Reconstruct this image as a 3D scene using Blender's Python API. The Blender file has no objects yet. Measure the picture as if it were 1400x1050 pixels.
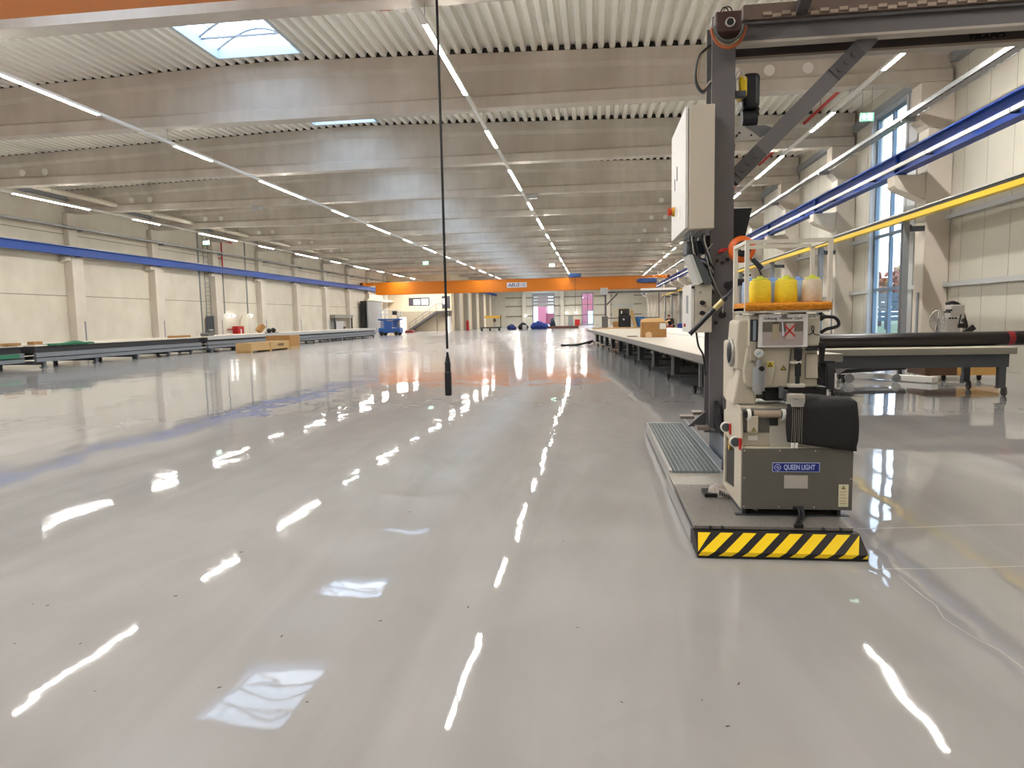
import bpy, bmesh, math, random
from mathutils import Vector, Matrix
random.seed(7)
PI = math.pi
S = bpy.context.scene
COL = S.collection

# ------------------------------------------------------------------ camera
F_PX, YAW, PITCH, ROLL, HC = 922.0, -.1226, -.0962, -.0200, 1.6
_fw = Vector((math.sin(YAW)*math.cos(PITCH), math.cos(YAW)*math.cos(PITCH), math.sin(PITCH)))
_r = Vector((math.cos(YAW), -math.sin(YAW), 0)); _u = _r.cross(_fw)
CR = _r*math.cos(ROLL)+_u*math.sin(ROLL); CU = -_r*math.sin(ROLL)+_u*math.cos(ROLL)
CAMP = Vector((0, 0, HC))
cam = bpy.data.cameras.new('camera'); cam.lens = 36*F_PX/1400; cam.sensor_width = 36; cam.clip_end = 1000
co = bpy.data.objects.new('camera', cam); COL.objects.link(co); S.camera = co
co.matrix_world = Matrix(((CR.x, CU.x, -_fw.x, 0), (CR.y, CU.y, -_fw.y, 0), (CR.z, CU.z, -_fw.z, HC), (0, 0, 0, 1)))

def at(x, y, Y):                       # the point of the vertical plane Y seen at photo pixel (x, y)
    d = CR*(x-700)+CU*(525-y)+_fw*F_PX
    return CAMP+d*(Y/d.y)

# ------------------------------------------------------------------ materials
def lin(h):
    c = [int(h[i:i+2], 16)/255 for i in (0, 2, 4)]
    return tuple((v/12.92 if v <= .04045 else ((v+.055)/1.055)**2.4) for v in c)+(1,)
MATS = {}
def mat(name, hexc, rough=.5, metal=0, noise=0, nscale=6, emit=0, stretch=(1, 1, 1), bump=0, spec=.5, coat=0):
    if name in MATS: return MATS[name]
    m = bpy.data.materials.new(name); m.use_nodes = True
    nt = m.node_tree; b = nt.nodes['Principled BSDF']
    c = lin(hexc)
    b.inputs['Base Color'].default_value = c; b.inputs['Roughness'].default_value = rough
    b.inputs['Metallic'].default_value = metal; b.inputs['Specular IOR Level'].default_value = spec
    b.inputs['Coat Weight'].default_value = coat
    if emit:
        b.inputs['Emission Color'].default_value = c; b.inputs['Emission Strength'].default_value = emit
    if noise or bump:
        tc = nt.nodes.new('ShaderNodeTexCoord'); mp = nt.nodes.new('ShaderNodeMapping')
        mp.inputs['Scale'].default_value = stretch
        n = nt.nodes.new('ShaderNodeTexNoise'); n.inputs['Scale'].default_value = nscale; n.inputs['Detail'].default_value = 5
        nt.links.new(tc.outputs['Object'], mp.inputs['Vector']); nt.links.new(mp.outputs['Vector'], n.inputs['Vector'])
        if noise:
            r = nt.nodes.new('ShaderNodeValToRGB')
            r.color_ramp.elements[0].position = .3; r.color_ramp.elements[1].position = .7
            r.color_ramp.elements[0].color = tuple(v*(1-noise) for v in c[:3])+(1,)
            r.color_ramp.elements[1].color = tuple(min(1, v*(1+noise*.6)) for v in c[:3])+(1,)
            nt.links.new(n.outputs['Fac'], r.inputs['Fac']); nt.links.new(r.outputs['Color'], b.inputs['Base Color'])
        if bump:
            bp = nt.nodes.new('ShaderNodeBump'); bp.inputs['Distance'].default_value = bump
            nt.links.new(n.outputs['Fac'], bp.inputs['Height']); nt.links.new(bp.outputs['Normal'], b.inputs['Normal'])
    MATS[name] = m
    return m

def glass(name, tint, fac=.12):
    m = bpy.data.materials.new(name); m.use_nodes = True; nt = m.node_tree; nt.nodes.clear()
    o = nt.nodes.new('ShaderNodeOutputMaterial'); mx = nt.nodes.new('ShaderNodeMixShader')
    t = nt.nodes.new('ShaderNodeBsdfTransparent'); g = nt.nodes.new('ShaderNodeBsdfGlossy')
    t.inputs['Color'].default_value = tint; g.inputs['Roughness'].default_value = .02; mx.inputs['Fac'].default_value = fac
    nt.links.new(t.outputs[0], mx.inputs[1]); nt.links.new(g.outputs[0], mx.inputs[2]); nt.links.new(mx.outputs[0], o.inputs[0])
    MATS[name] = m; return m

def floor_mat():
    m = bpy.data.materials.new('epoxy_floor'); m.use_nodes = True; nt = m.node_tree; L = nt.links
    b = nt.nodes['Principled BSDF']
    tc = nt.nodes.new('ShaderNodeTexCoord')
    def noise(scale, detail, sx=1, sy=1, rot=0, dist=0):
        mp = nt.nodes.new('ShaderNodeMapping'); mp.inputs['Scale'].default_value = (sx, sy, 1); mp.inputs['Rotation'].default_value = (0, 0, rot)
        n = nt.nodes.new('ShaderNodeTexNoise'); n.inputs['Scale'].default_value = scale; n.inputs['Detail'].default_value = detail
        n.inputs['Distortion'].default_value = dist
        L.new(tc.outputs['Object'], mp.inputs['Vector']); L.new(mp.outputs['Vector'], n.inputs['Vector']); return n
    def ramp(n, p0, p1, c0, c1):
        r = nt.nodes.new('ShaderNodeValToRGB'); r.color_ramp.elements[0].position = p0; r.color_ramp.elements[1].position = p1
        r.color_ramp.elements[0].color = c0; r.color_ramp.elements[1].color = c1; L.new(n.outputs['Fac'], r.inputs['Fac']); return r
    def mix(a, b2, fac, mode='MIX'):
        x = nt.nodes.new('ShaderNodeMix'); x.data_type = 'RGBA'; x.blend_type = mode
        if hasattr(fac, 'name'): L.new(fac, x.inputs['Factor'])
        else: x.inputs['Factor'].default_value = fac
        L.new(a, x.inputs[6]); L.new(b2, x.inputs[7]); return x.outputs[2]
    base = ramp(noise(.16, 6, 1, .45, .25, .6), .25, .8, lin('9b9a99'), lin('adacac'))
    streak = ramp(noise(.9, 8, 1, .14, -.30, 1.5), .36, .6, (.78, .77, .76, 1), (1, 1, 1, 1))
    warm = ramp(noise(.09, 4, 1, .5, .1, .5), .45, .85, (1, 1, 1, 1), (1.0, .96, .92, 1))
    swirl = ramp(noise(1.4, 8, 1, .5, .6, 2.2), .3, .75, (.93, .93, .93, 1), (1.03, 1.03, 1.03, 1))
    c = mix(base.outputs[0], streak.outputs[0], .55, 'MULTIPLY'); c = mix(c, warm.outputs[0], .8, 'MULTIPLY'); c = mix(c, swirl.outputs[0], .8, 'MULTIPLY')
    L.new(c, b.inputs['Base Color'])
    rr = nt.nodes.new('ShaderNodeMapRange'); rr.inputs['To Min'].default_value = .012; rr.inputs['To Max'].default_value = .045
    rr.inputs['From Min'].default_value = .2; rr.inputs['From Max'].default_value = .85
    L.new(noise(.5, 6, 1, .3, .4, 1).outputs['Fac'], rr.inputs['Value'])
    # the floor deeper in the hall is duller: scuffed by traffic
    sp = nt.nodes.new('ShaderNodeSeparateXYZ'); L.new(tc.outputs['Object'], sp.inputs[0])
    wr = nt.nodes.new('ShaderNodeMapRange'); wr.inputs['From Min'].default_value = 13-63; wr.inputs['From Max'].default_value = 34-63
    wr.inputs['To Min'].default_value = 0; wr.inputs['To Max'].default_value = .17; L.new(sp.outputs['Y'], wr.inputs['Value'])
    sm_ = nt.nodes.new('ShaderNodeMath'); sm_.operation = 'ADD'; L.new(rr.outputs[0], sm_.inputs[0]); L.new(wr.outputs[0], sm_.inputs[1]); L.new(sm_.outputs[0], b.inputs['Roughness'])
    b.inputs['IOR'].default_value = 1.42
    # slight waviness of the poured surface as a normal offset
    acc = None
    for sc_, k in ((1.3, .024), (4.5, .016)):
        n = noise(sc_, 4, 1, .8, .3, .3)
        sb_ = nt.nodes.new('ShaderNodeVectorMath'); sb_.operation = 'SUBTRACT'; sb_.inputs[1].default_value = (.5, .5, .5); L.new(n.outputs['Color'], sb_.inputs[0])
        ml = nt.nodes.new('ShaderNodeVectorMath'); ml.operation = 'MULTIPLY'; ml.inputs[1].default_value = (k, k, 0); L.new(sb_.outputs[0], ml.inputs[0])
        if acc is None: acc = ml.outputs[0]
        else:
            ad = nt.nodes.new('ShaderNodeVectorMath'); ad.operation = 'ADD'; L.new(acc, ad.inputs[0]); L.new(ml.outputs[0], ad.inputs[1]); acc = ad.outputs[0]
    ad = nt.nodes.new('ShaderNodeVectorMath'); ad.operation = 'ADD'; ad.inputs[1].default_value = (0, 0, 1); L.new(acc, ad.inputs[0])
    nm = nt.nodes.new('ShaderNodeVectorMath'); nm.operation = 'NORMALIZE'; L.new(ad.outputs[0], nm.inputs[0]); L.new(nm.outputs[0], b.inputs['Normal'])
    MATS['epoxy_floor'] = m; return m

def concrete_mat(name, c0, c1, streak=.5):
    m = bpy.data.materials.new(name); m.use_nodes = True; nt = m.node_tree; L = nt.links
    b = nt.nodes['Principled BSDF']; b.inputs['Roughness'].default_value = .75
    tc = nt.nodes.new('ShaderNodeTexCoord')
    def noise(scale, det, sc):
        mp = nt.nodes.new('ShaderNodeMapping'); mp.inputs['Scale'].default_value = sc
        n = nt.nodes.new('ShaderNodeTexNoise'); n.inputs['Scale'].default_value = scale; n.inputs['Detail'].default_value = det
        L.new(tc.outputs['Object'], mp.inputs['Vector']); L.new(mp.outputs['Vector'], n.inputs['Vector']); return n
    def ramp(n, p0, p1, a, d):
        r = nt.nodes.new('ShaderNodeValToRGB'); r.color_ramp.elements[0].position = p0; r.color_ramp.elements[1].position = p1
        r.color_ramp.elements[0].color = a; r.color_ramp.elements[1].color = d; L.new(n.outputs['Fac'], r.inputs['Fac']); return r
    a = ramp(noise(.7, 6, (1, 1, 1)), .3, .7, lin(c0), lin(c1))
    s = ramp(noise(2, 4, (1.0, 1.0, .12)), .3, .65, (.74, .71, .66, 1), (1, 1, 1, 1))
    x = nt.nodes.new('ShaderNodeMix'); x.data_type = 'RGBA'; x.blend_type = 'MULTIPLY'; x.inputs['Factor'].default_value = streak
    L.new(a.outputs[0], x.inputs[6]); L.new(s.outputs[0], x.inputs[7]); L.new(x.outputs[2], b.inputs['Base Color'])
    MATS[name] = m; return m

FLOOR = floor_mat()
BEAM = concrete_mat('beam_concrete', 'bdb5aa', 'd0c9bf', .45)
COLC = concrete_mat('column_concrete', 'cfc6b8', 'dcd4c7', .22)
WPAN = concrete_mat('wall_concrete_panel', 'cfc7b6', 'dbd4c4', .15)
WALLR = mat('sandwich_panel', 'c9c4b6', .55, noise=.05, nscale=1)
DECK = mat('roof_deck_steel', 'f2eee4', .5, noise=.04, nscale=.6)
STEEL = mat('galvanised_steel', '9a9c9c', .38, .7, noise=.12, nscale=14)
BLUE = mat('blue_paint', '0b469f', .5); NAVY = mat('deep_blue_paint', '0b3585', .45)
YEL = mat('yellow_paint', 'efca06', .4); ORG = mat('orange_paint', 'dd7d0c', .4)
BLK = mat('black_rubber', '121214', .55); BLKP = mat('black_plastic', '1a1b1e', .4)
GANT = mat('gantry_grey_paint', '636061', .5, noise=.05, nscale=3)
GANTD = mat('gantry_dark_paint', '484748', .5)
CAB = mat('cabinet_grey', 'bfb6a6', .45); CABD = mat('cabinet_door_light_grey', 'd8d5ce', .4)
CREAM = mat('machine_cream_enamel', 'c2b9a6', .38, noise=.03, nscale=5)
OLIVE = mat('machine_olive_panel', '64625a', .45, noise=.05, nscale=8)
WHITE = mat('white_plastic', 'e8e6e0', .4); ALU = mat('aluminium', 'c9c9c8', .3, .8)
CHROME = mat('chrome', 'dcdcdc', .12, 1); DKG = mat('dark_grey_steel', '3c4046', .5)
GREY = mat('grey_paint', '868a8e', .45); LGREY = mat('light_grey_paint', 'b5b7b7', .45)
RED = mat('red_paint', 'b3201e', .4); GREEN = mat('green_cloth', '2a6b4c', .85)
CARD = mat('cardboard', 'a67b48', .8, noise=.08, nscale=7); WOOD = mat('pale_wood', 'bb9a67', .7, noise=.15, nscale=6, stretch=(1, .2, 6))
TABLE = mat('white_table_laminate', 'ded6c6', .4); TABG = mat('table_fascia', '8a887e', .5)
MODE_EMIT = 1.0
def emitmat(name, color, st):
    m = bpy.data.materials.new(name); m.use_nodes = True; b = m.node_tree.nodes['Principled BSDF']
    b.inputs['Base Color'].default_value = (.8, .8, .8, 1); b.inputs['Emission Color'].default_value = color; b.inputs['Emission Strength'].default_value = st
    MATS[name] = m; return m
LED = emitmat('led_diffuser', (1, .965, .905, 1), 222)
LAMPW = emitmat('wall_lamp_glow', (1, .97, .92, 1), 12)
EXITG = emitmat('exit_sign_green', (.03, .5, .28, 1), 1.3); EXITW = emitmat('exit_sign_white', (.75, 1, .9, 1), 3)
GLASS = glass('window_glass', (.93, .97, 1, 1)); DOMEG = glass('skylight_sheet', (.86, .93, 1, 1), .08)

# ------------------------------------------------------------------ mesh builder
class MB:
    def __init__(self): self.v = []; self.f = []; self.m = []; self.sm = []
    def add(self, vs, fs, mi=0, smooth=False):
        o = len(self.v); self.v += [Vector(p) for p in vs]
        for f in fs: self.f.append([i+o for i in f]); self.m.append(mi); self.sm.append(smooth)
        return self
    def box(self, x0, x1, y0, y1, z0, z1, mi=0):
        if x0 > x1: x0, x1 = x1, x0
        if y0 > y1: y0, y1 = y1, y0
        if z0 > z1: z0, z1 = z1, z0
        return self.add([(x0, y0, z0), (x1, y0, z0), (x1, y1, z0), (x0, y1, z0), (x0, y0, z1), (x1, y0, z1), (x1, y1, z1), (x0, y1, z1)],
                        [(0, 3, 2, 1), (4, 5, 6, 7), (0, 1, 5, 4), (1, 2, 6, 5), (2, 3, 7, 6), (3, 0, 4, 7)], mi)
    def rbox(self, x0, x1, y0, y1, z0, z1, b=.01, mi=0, seg=2):
        bm = bmesh.new(); bmesh.ops.create_cube(bm, size=1)
        bmesh.ops.scale(bm, vec=(abs(x1-x0), abs(y1-y0), abs(z1-z0)), verts=bm.verts)
        bmesh.ops.translate(bm, vec=((x0+x1)/2, (y0+y1)/2, (z0+z1)/2), verts=bm.verts)
        bmesh.ops.bevel(bm, geom=bm.edges[:], offset=b, segments=seg, affect='EDGES', profile=.5)
        bm.verts.index_update(); self.add([v.co.copy() for v in bm.verts], [[v.index for v in f.verts] for f in bm.faces], mi); bm.free(); return self
    def bar(self, p, q, w, h, mi=0, up=(0, 0, 1)):
        p, q = Vector(p), Vector(q); d = (q-p).normalized(); u = Vector(up)
        if abs(d.dot(u)) > .99: u = Vector((0, 1, 0))
        s = d.cross(u).normalized(); t = s.cross(d)
        vs = [c+s*a*w/2+t*b*h/2 for c in (p, q) for a, b in ((-1, -1), (1, -1), (1, 1), (-1, 1))]
        return self.add(vs, [(0, 1, 2, 3), (7, 6, 5, 4), (0, 4, 5, 1), (1, 5, 6, 2), (2, 6, 7, 3), (3, 7, 4, 0)], mi)
    def cyl(self, p, q, r, seg=16, mi=0, r2=None, caps=True):
        p, q = Vector(p), Vector(q); d = (q-p).normalized(); u = Vector((0, 0, 1)) if abs(d.z) < .95 else Vector((1, 0, 0))
        s = d.cross(u).normalized(); t = d.cross(s); r2 = r if r2 is None else r2
        vs = []
        for c, rr in ((p, r), (q, r2)): vs += [c+(s*math.cos(2*PI*i/seg)+t*math.sin(2*PI*i/seg))*rr for i in range(seg)]
        self.add(vs, [(i, (i+1) % seg, seg+(i+1) % seg, seg+i) for i in range(seg)], mi, True)
        if caps: self.add(vs[:seg], [list(range(seg))[::-1]], mi); self.add(vs[seg:], [list(range(seg))], mi)
        return self
    def lathe(self, c, prof, seg=24, mi=0, axis=(0, 0, 1)):     # prof: (radius, height) pairs
        c = Vector(c); a = Vector(axis).normalized(); u = Vector((1, 0, 0)) if abs(a.x) < .9 else Vector((0, 1, 0))
        s = a.cross(u).normalized(); t = a.cross(s); n = len(prof); vs = []
        for r, h in prof: vs += [c+a*h+(s*math.cos(2*PI*i/seg)+t*math.sin(2*PI*i/seg))*r for i in range(seg)]
        fs = [(k*seg+i, k*seg+(i+1) % seg, (k+1)*seg+(i+1) % seg, (k+1)*seg+i) for k in range(n-1) for i in range(seg)]
        self.add(vs, fs, mi, True)
        self.add(vs[:seg], [list(range(seg))[::-1]], mi); self.add(vs[-seg:], [list(range(seg))], mi); return self
    def tube(self, pts, r, seg=8, mi=0, closed=False):
        pts = [Vector(p) for p in pts]
        if 4 <= len(pts) <= 11:                      # smooth the run of a cable
            q = [pts[0]*2-pts[1]]+pts+[pts[-1]*2-pts[-2]]; out = []
            for i in range(1, len(q)-2):
                for k in range(5):
                    u = k/5; a, b, c, d = q[i-1:i+3]
                    out.append(.5*((2*b)+(c-a)*u+(2*a-5*b+4*c-d)*u*u+(3*b-a-3*c+d)*u**3))
            pts = out+[pts[-1]]
        n = len(pts); vs = []; prev = None
        for i, p in enumerate(pts):
            d = (pts[min(i+1, n-1)]-pts[max(i-1, 0)]).normalized()
            if prev is None: u = Vector((0, 0, 1)) if abs(d.z) < .9 else Vector((1, 0, 0))
            else: u = prev
            s = d.cross(u); s = s.normalized() if s.length > 1e-6 else Vector((1, 0, 0)); t = s.cross(d); prev = t
            vs += [p+(s*math.cos(2*PI*k/seg)+t*math.sin(2*PI*k/seg))*r for k in range(seg)]
        fs = [(i*seg+k, i*seg+(k+1) % seg, (i+1)*seg+(k+1) % seg, (i+1)*seg+k) for i in range(n-1) for k in range(seg)]
        self.add(vs, fs, mi, True); self.add(vs[:seg], [list(range(seg))[::-1]], mi); self.add(vs[-seg:], [list(range(seg))], mi); return self
    def prism(self, poly, d, mi=0):                              # poly: 3D points of one face, d: extrusion vector
        n = len(poly); d = Vector(d); a = [Vector(p) for p in poly]; b = [p+d for p in a]
        return self.add(a+b, [list(range(n))[::-1], list(range(n, 2*n))]+[(i, (i+1) % n, n+(i+1) % n, n+i) for i in range(n)], mi)
    def quad(self, a, b, c, d, mi=0): return self.add([a, b, c, d], [(0, 1, 2, 3)], mi)
    def loft(self, rings, mi=0, caps=True, smooth=False):
        n = len(rings[0]); vs = [p for r in rings for p in r]
        fs = [(k*n+i, k*n+(i+1) % n, (k+1)*n+(i+1) % n, (k+1)*n+i) for k in range(len(rings)-1) for i in range(n)]
        self.add(vs, fs, mi, smooth)
        if caps: self.add(rings[0], [list(range(n))[::-1]], mi); self.add(rings[-1], [list(range(n))], mi)
        return self
    def ball(self, c, r, mi=0, sub=2, jit=0, sc=(1, 1, 1)):
        bm = bmesh.new(); bmesh.ops.create_icosphere(bm, subdivisions=sub, radius=1); bm.verts.index_update()
        vs = [Vector(c)+Vector((v.co.x*sc[0], v.co.y*sc[1], v.co.z*sc[2]))*r*(1+random.uniform(-jit, jit)) for v in bm.verts]
        self.add(vs, [[v.index for v in f.verts] for f in bm.faces], mi, True); bm.free(); return self
    def build(self, name, mats, parent=None, local=False, bevel=0):
        if not isinstance(mats, (list, tuple)): mats = [mats]
        off = Vector((0, 0, 0))
        if parent is not None:
            if not local: off = wloc(parent)
        elif not local and self.v:
            xs = [p.x for p in self.v]; ys = [p.y for p in self.v]; zs = [p.z for p in self.v]
            off = Vector(((min(xs)+max(xs))/2, (min(ys)+max(ys))/2, min(zs)))
        me = bpy.data.meshes.new(name)
        me.from_pydata([tuple(p-off) for p in self.v], [], self.f); me.update()
        for p, mi, sm in zip(me.polygons, self.m, self.sm): p.material_index = mi; p.use_smooth = sm
        bm = bmesh.new(); bm.from_mesh(me); bmesh.ops.recalc_face_normals(bm, faces=bm.faces); bm.to_mesh(me); bm.free()
        for m in mats: me.materials.append(m)
        o = bpy.data.objects.new(name, me); COL.objects.link(o)
        if parent is not None: o.parent = parent
        else: o.location = off
        if bevel:
            b = o.modifiers.new('bevel', 'BEVEL'); b.width = bevel; b.segments = 2; b.limit_method = 'ANGLE'
        return o
def wloc(o):
    v = Vector((0, 0, 0))
    while o is not None: v += o.location; o = o.parent
    return v
def tag(o, label=None, cat=None, group=None, kind=None):
    if label: o['label'] = label
    if cat: o['category'] = cat
    if group: o['group'] = group
    if kind: o['kind'] = kind
    return o
def thing(name, label, cat, loc=(0, 0, 0), rz=0, group=None):
    o = bpy.data.objects.new(name, None); COL.objects.link(o); o.location = loc; o.rotation_euler = (0, 0, rz)
    o.empty_display_size = .2
    return tag(o, label, cat, group)
def struct(name, mb, m, label=None): return tag(mb.build(name, m), label or None, None, None, 'structure')
KIDS = {}
def copy_tree(o, parent=None):
    c = o.copy(); COL.objects.link(c)
    if parent is not None: c.parent = parent
    for ch in [x for x in COL.objects if x.parent == o]: copy_tree(ch, c)
    return c
def text(name, s, size, m, parent, loc, depth=.002, rot=(PI/2, 0, 0), align='CENTER', bold=0, shear=0, sx=1):
    cu = bpy.data.curves.new(name, 'FONT'); cu.body = s; cu.size = size; cu.align_x = align; cu.align_y = 'CENTER'; cu.extrude = depth; cu.offset = bold; cu.shear = shear
    t = bpy.data.objects.new('tmp', cu); COL.objects.link(t)
    me = bpy.data.meshes.new_from_object(t.evaluated_get(bpy.context.evaluated_depsgraph_get()))
    bpy.data.objects.remove(t); me.materials.clear(); me.materials.append(m)
    o = bpy.data.objects.new(name, me); COL.objects.link(o); o.rotation_euler = rot; o.scale = (sx, 1, 1); o.parent = parent
    o.location = Vector(loc)-wloc(parent) if parent else loc
    return o
ORD = ['first', 'second', 'third', 'fourth', 'fifth', 'sixth', 'seventh', 'eighth', 'ninth', 'tenth', 'eleventh', 'twelfth', 'thirteenth',
       'fourteenth', 'fifteenth', 'sixteenth', 'seventeenth', 'eighteenth', 'nineteenth', 'twentieth']

# ------------------------------------------------------------------ the hall
XL, XR, YB, YF = -30.45, 10.43, -14.0, 140.0
PITCHY, Y0 = 7.45, 14.15
def by(k): return Y0+PITCHY*k
def ztop(x): return 10.05-.028*abs(x+10.3)
NB = 17
struct('floor', MB().box(XL-.3, XR+.3, YB-.3, YF+.3, -.3, 0), FLOOR, 'glossy light grey epoxy floor of the hall')

# roof deck: trapezoid ribs running along the hall, with holes for the skylights
def deck(mb, x0, x1, y0, y1):
    p = .34; prof = []
    n = int(round((x1-x0)/p)); pp = (x1-x0)/n
    for i in range(n):
        a = x0+i*pp
        for fx, dz in ((0, 0), (.42, 0), (.54, .17), (.88, .17)): prof.append((a+fx*pp, ztop(a+fx*pp)+dz))
    prof.append((x1, ztop(x1)))
    m = len(prof)
    mb.add([(x, y, z) for y in (y0, y1) for x, z in prof], [(i, i+1, m+i+1, m+i) for i in range(m-1)])
SKX0, SKX1, SKL, SKD = -11.7, -9.0, 5.0, 1.75        # skylight x-range, length, offset after beam front
d = MB(); deck(d, XL, SKX0, YB, YF); deck(d, SKX1, XR, YB, YF)
yy = YB
for k in range(-3, NB):
    s0 = by(k)+SKD
    if s0 > yy: deck(d, SKX0, SKX1, yy, s0)
    yy = s0+SKL
deck(d, SKX0, SKX1, yy, YF)
d.quad((XL, YB, 10.6), (XR, YB, 10.6), (XR, by(-3)+SKD, 10.6), (XL, by(-3)+SKD, 10.6))
struct('ceiling', d, DECK, 'ribbed pale steel roof deck between the concrete beams')

def ribbon(mb, pts, w):
    P_ = []
    for x, y in pts:
        d_ = CR*(x-700)+CU*(525-y)+_fw*F_PX; P_.append(CAMP+d_*(-HC/d_.z))
    for a, b in zip(P_, P_[1:]):
        n = (b-a).cross(Vector((0, 0, 1))).normalized()*w/2; up = Vector((0, 0, .0006))
        mb.quad(a-n+up, b-n+up, b+n+up, a+n+up)
m = MB(); ribbon(m, [(1172, 723), (1250, 721), (1330, 718), (1400, 717)], .02); ribbon(m, [(1195, 778), (1300, 777), (1400, 774)], .012)
ribbon(m, [(1228, 786), (1243, 800), (1262, 815), (1280, 828), (1290, 845), (1310, 858), (1340, 876), (1365, 888), (1400, 914)], .007)
struct('trim_8', m, mat('floor_seam', 'b9b4ac', .2), 'pale hairline seams in the epoxy floor')
# walls
def wallbox(x0, x1, y0, y1, z0, z1): return MB().box(x0, x1, y0, y1, z0, z1)
ZW = 10.3
w = MB(); w.box(XL-.25, XL, YB, YF, 0, ZW)
struct('wall_left', w, WPAN, 'cream precast concrete wall along the left side')
g = MB()
for z in (3.45, 7.0): g.box(XL, XL+.012, YB, YF, z-.02, z+.02)
struct('trim_1', g, mat('panel_joint', '8a8172', .8))
WY0, WY1, WZ0, WZ1 = 24.45, 27.2, .1, 8.65
w = MB(); w.box(XR, XR+.25, YB, WY0, 0, ZW); w.box(XR, XR+.25, WY1, YF, 0, ZW); w.box(XR, XR+.25, WY0, WY1, WZ1, ZW); w.box(XR, XR+.25, WY0, WY1, 0, WZ0)
struct('wall_right', w, WALLR, 'pale sandwich panel wall along the right side')
g = MB(); y = YB+.5
while y < YF-1:
    if not WY0-.1 < y < WY1+.1: g.box(XR-.004, XR, y-.006, y+.006, 0, 9.4)
    y += 1.15
struct('trim_2', g, mat('panel_seam', 'a29d90', .7))
for i, z in enumerate((2.36, 4.33)):
    g = MB()
    for k in range(-3, NB):
        a, b = by(k)+.6, by(k+1)
        if k == 1:
            g.box(XR-.16, XR, a, WY0-.05, z-.07, z+.07); g.box(XR-.16, XR, WY1+.05, b, z-.07, z+.07)
        else: g.box(XR-.16, XR, a, b, z-.07, z+.07)
    struct('trim_%d' % (3+i), g, LGREY, 'grey steel girt along the right wall')
g = MB()
for k in range(-3, NB): g.box(XR-.2, XR, by(k)+.6, by(k+1), 8.7, 8.95)
struct('trim_5', g, GREY, 'grey steel edge beam high on the right wall')
g = MB(); g.box(XL, XL+.25, YB, YF, 8.95, 9.3)
struct('trim_6', g, GREY, 'grey steel edge beam high on the left wall')
struct('wall_back', MB().box(XL, XR, YB-.25, YB, 0, ZW), WPAN)
# far wall with openings
DX0, DX1, DZ1 = -12.45, -8.3, 6.5; VX0, VX1, VZ0, VZ1 = -2.5, -.15, .15, 6.6
w = MB(); z1 = ZW
w.box(XL, DX0, YF, YF+.25, 0, z1); w.box(DX0, DX1, YF, YF+.25, DZ1, z1); w.box(DX1, VX0, YF, YF+.25, 0, z1)
w.box(VX0, VX1, YF, YF+.25, VZ1, z1); w.box(VX0, VX1, YF, YF+.25, 0, VZ0); w.box(VX1, XR, YF, YF+.25, 0, z1)
struct('wall_far', w, WALLR, 'pale far end wall of the hall')
g = MB()
for z in (2.1, 4.15, 5.9):
    for a, b in ((-18.3, DX0-1.9), (DX0-1.5, DX0-.1), (DX1+.1, -6.9), (-6.1, VX0-.1), (VX1+.1, 3.6), (8, 9.6)): g.box(a, b, YF-.15, YF, z-.09, z+.09)
struct('trim_7', g, mat('brown_girt', '7d7263', .6))

# ------------------------------------------------------------------ concrete beams
def beam_ring(x, y):
    t = ztop(x)-.02; b = 8.2
    return [(x, y, b), (x, y+.5, b), (x, y+.5, b+.3), (x, y+.36, b+.42), (x, y+.36, t-.5), (x, y+.5, t-.36), (x, y+.5, t),
            (x, y, t), (x, y, t-.36), (x, y+.14, t-.5), (x, y+.14, b+.42), (x, y, b+.33)]
for k in range(NB):
    y = by(k)
    t = thing('roof_beam', 'long grey concrete roof beam, %s from the camera' % ORD[k], 'beam', (-10.3, y, 8.2), group='concrete roof beams')
    MB().loft([beam_ring(x, y) for x in (XL+.02, -10.3, XR-.1)]).build('beam_body', BEAM, t)
    g = MB(); g.loft([[(x, y+.06, ztop(x)-.018), (x, y+.44, ztop(x)-.018), (x, y+.44, ztop(x)+.155), (x, y+.06, ztop(x)+.155)] for x in (XL+.02, -10.3, XR-.1)])
    g.build('gap_seal', mat('gap_seal_dark', '2e2822', .8), t)
    if 1 <= k <= 7:
        for x in (4.25, 5.25, 6.35) if k < 6 else (4.3, 6.0):
            MB().cyl((x, y+.11, 8.83), (x, y+.141, 8.83), .16, 20).build('duct_cover', WHITE, t)
        for x in (-26.3, -25.15):
            MB().cyl((x, y+.11, 8.8), (x, y+.141, 8.8), .16, 20).build('duct_cover', WHITE, t)

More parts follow.
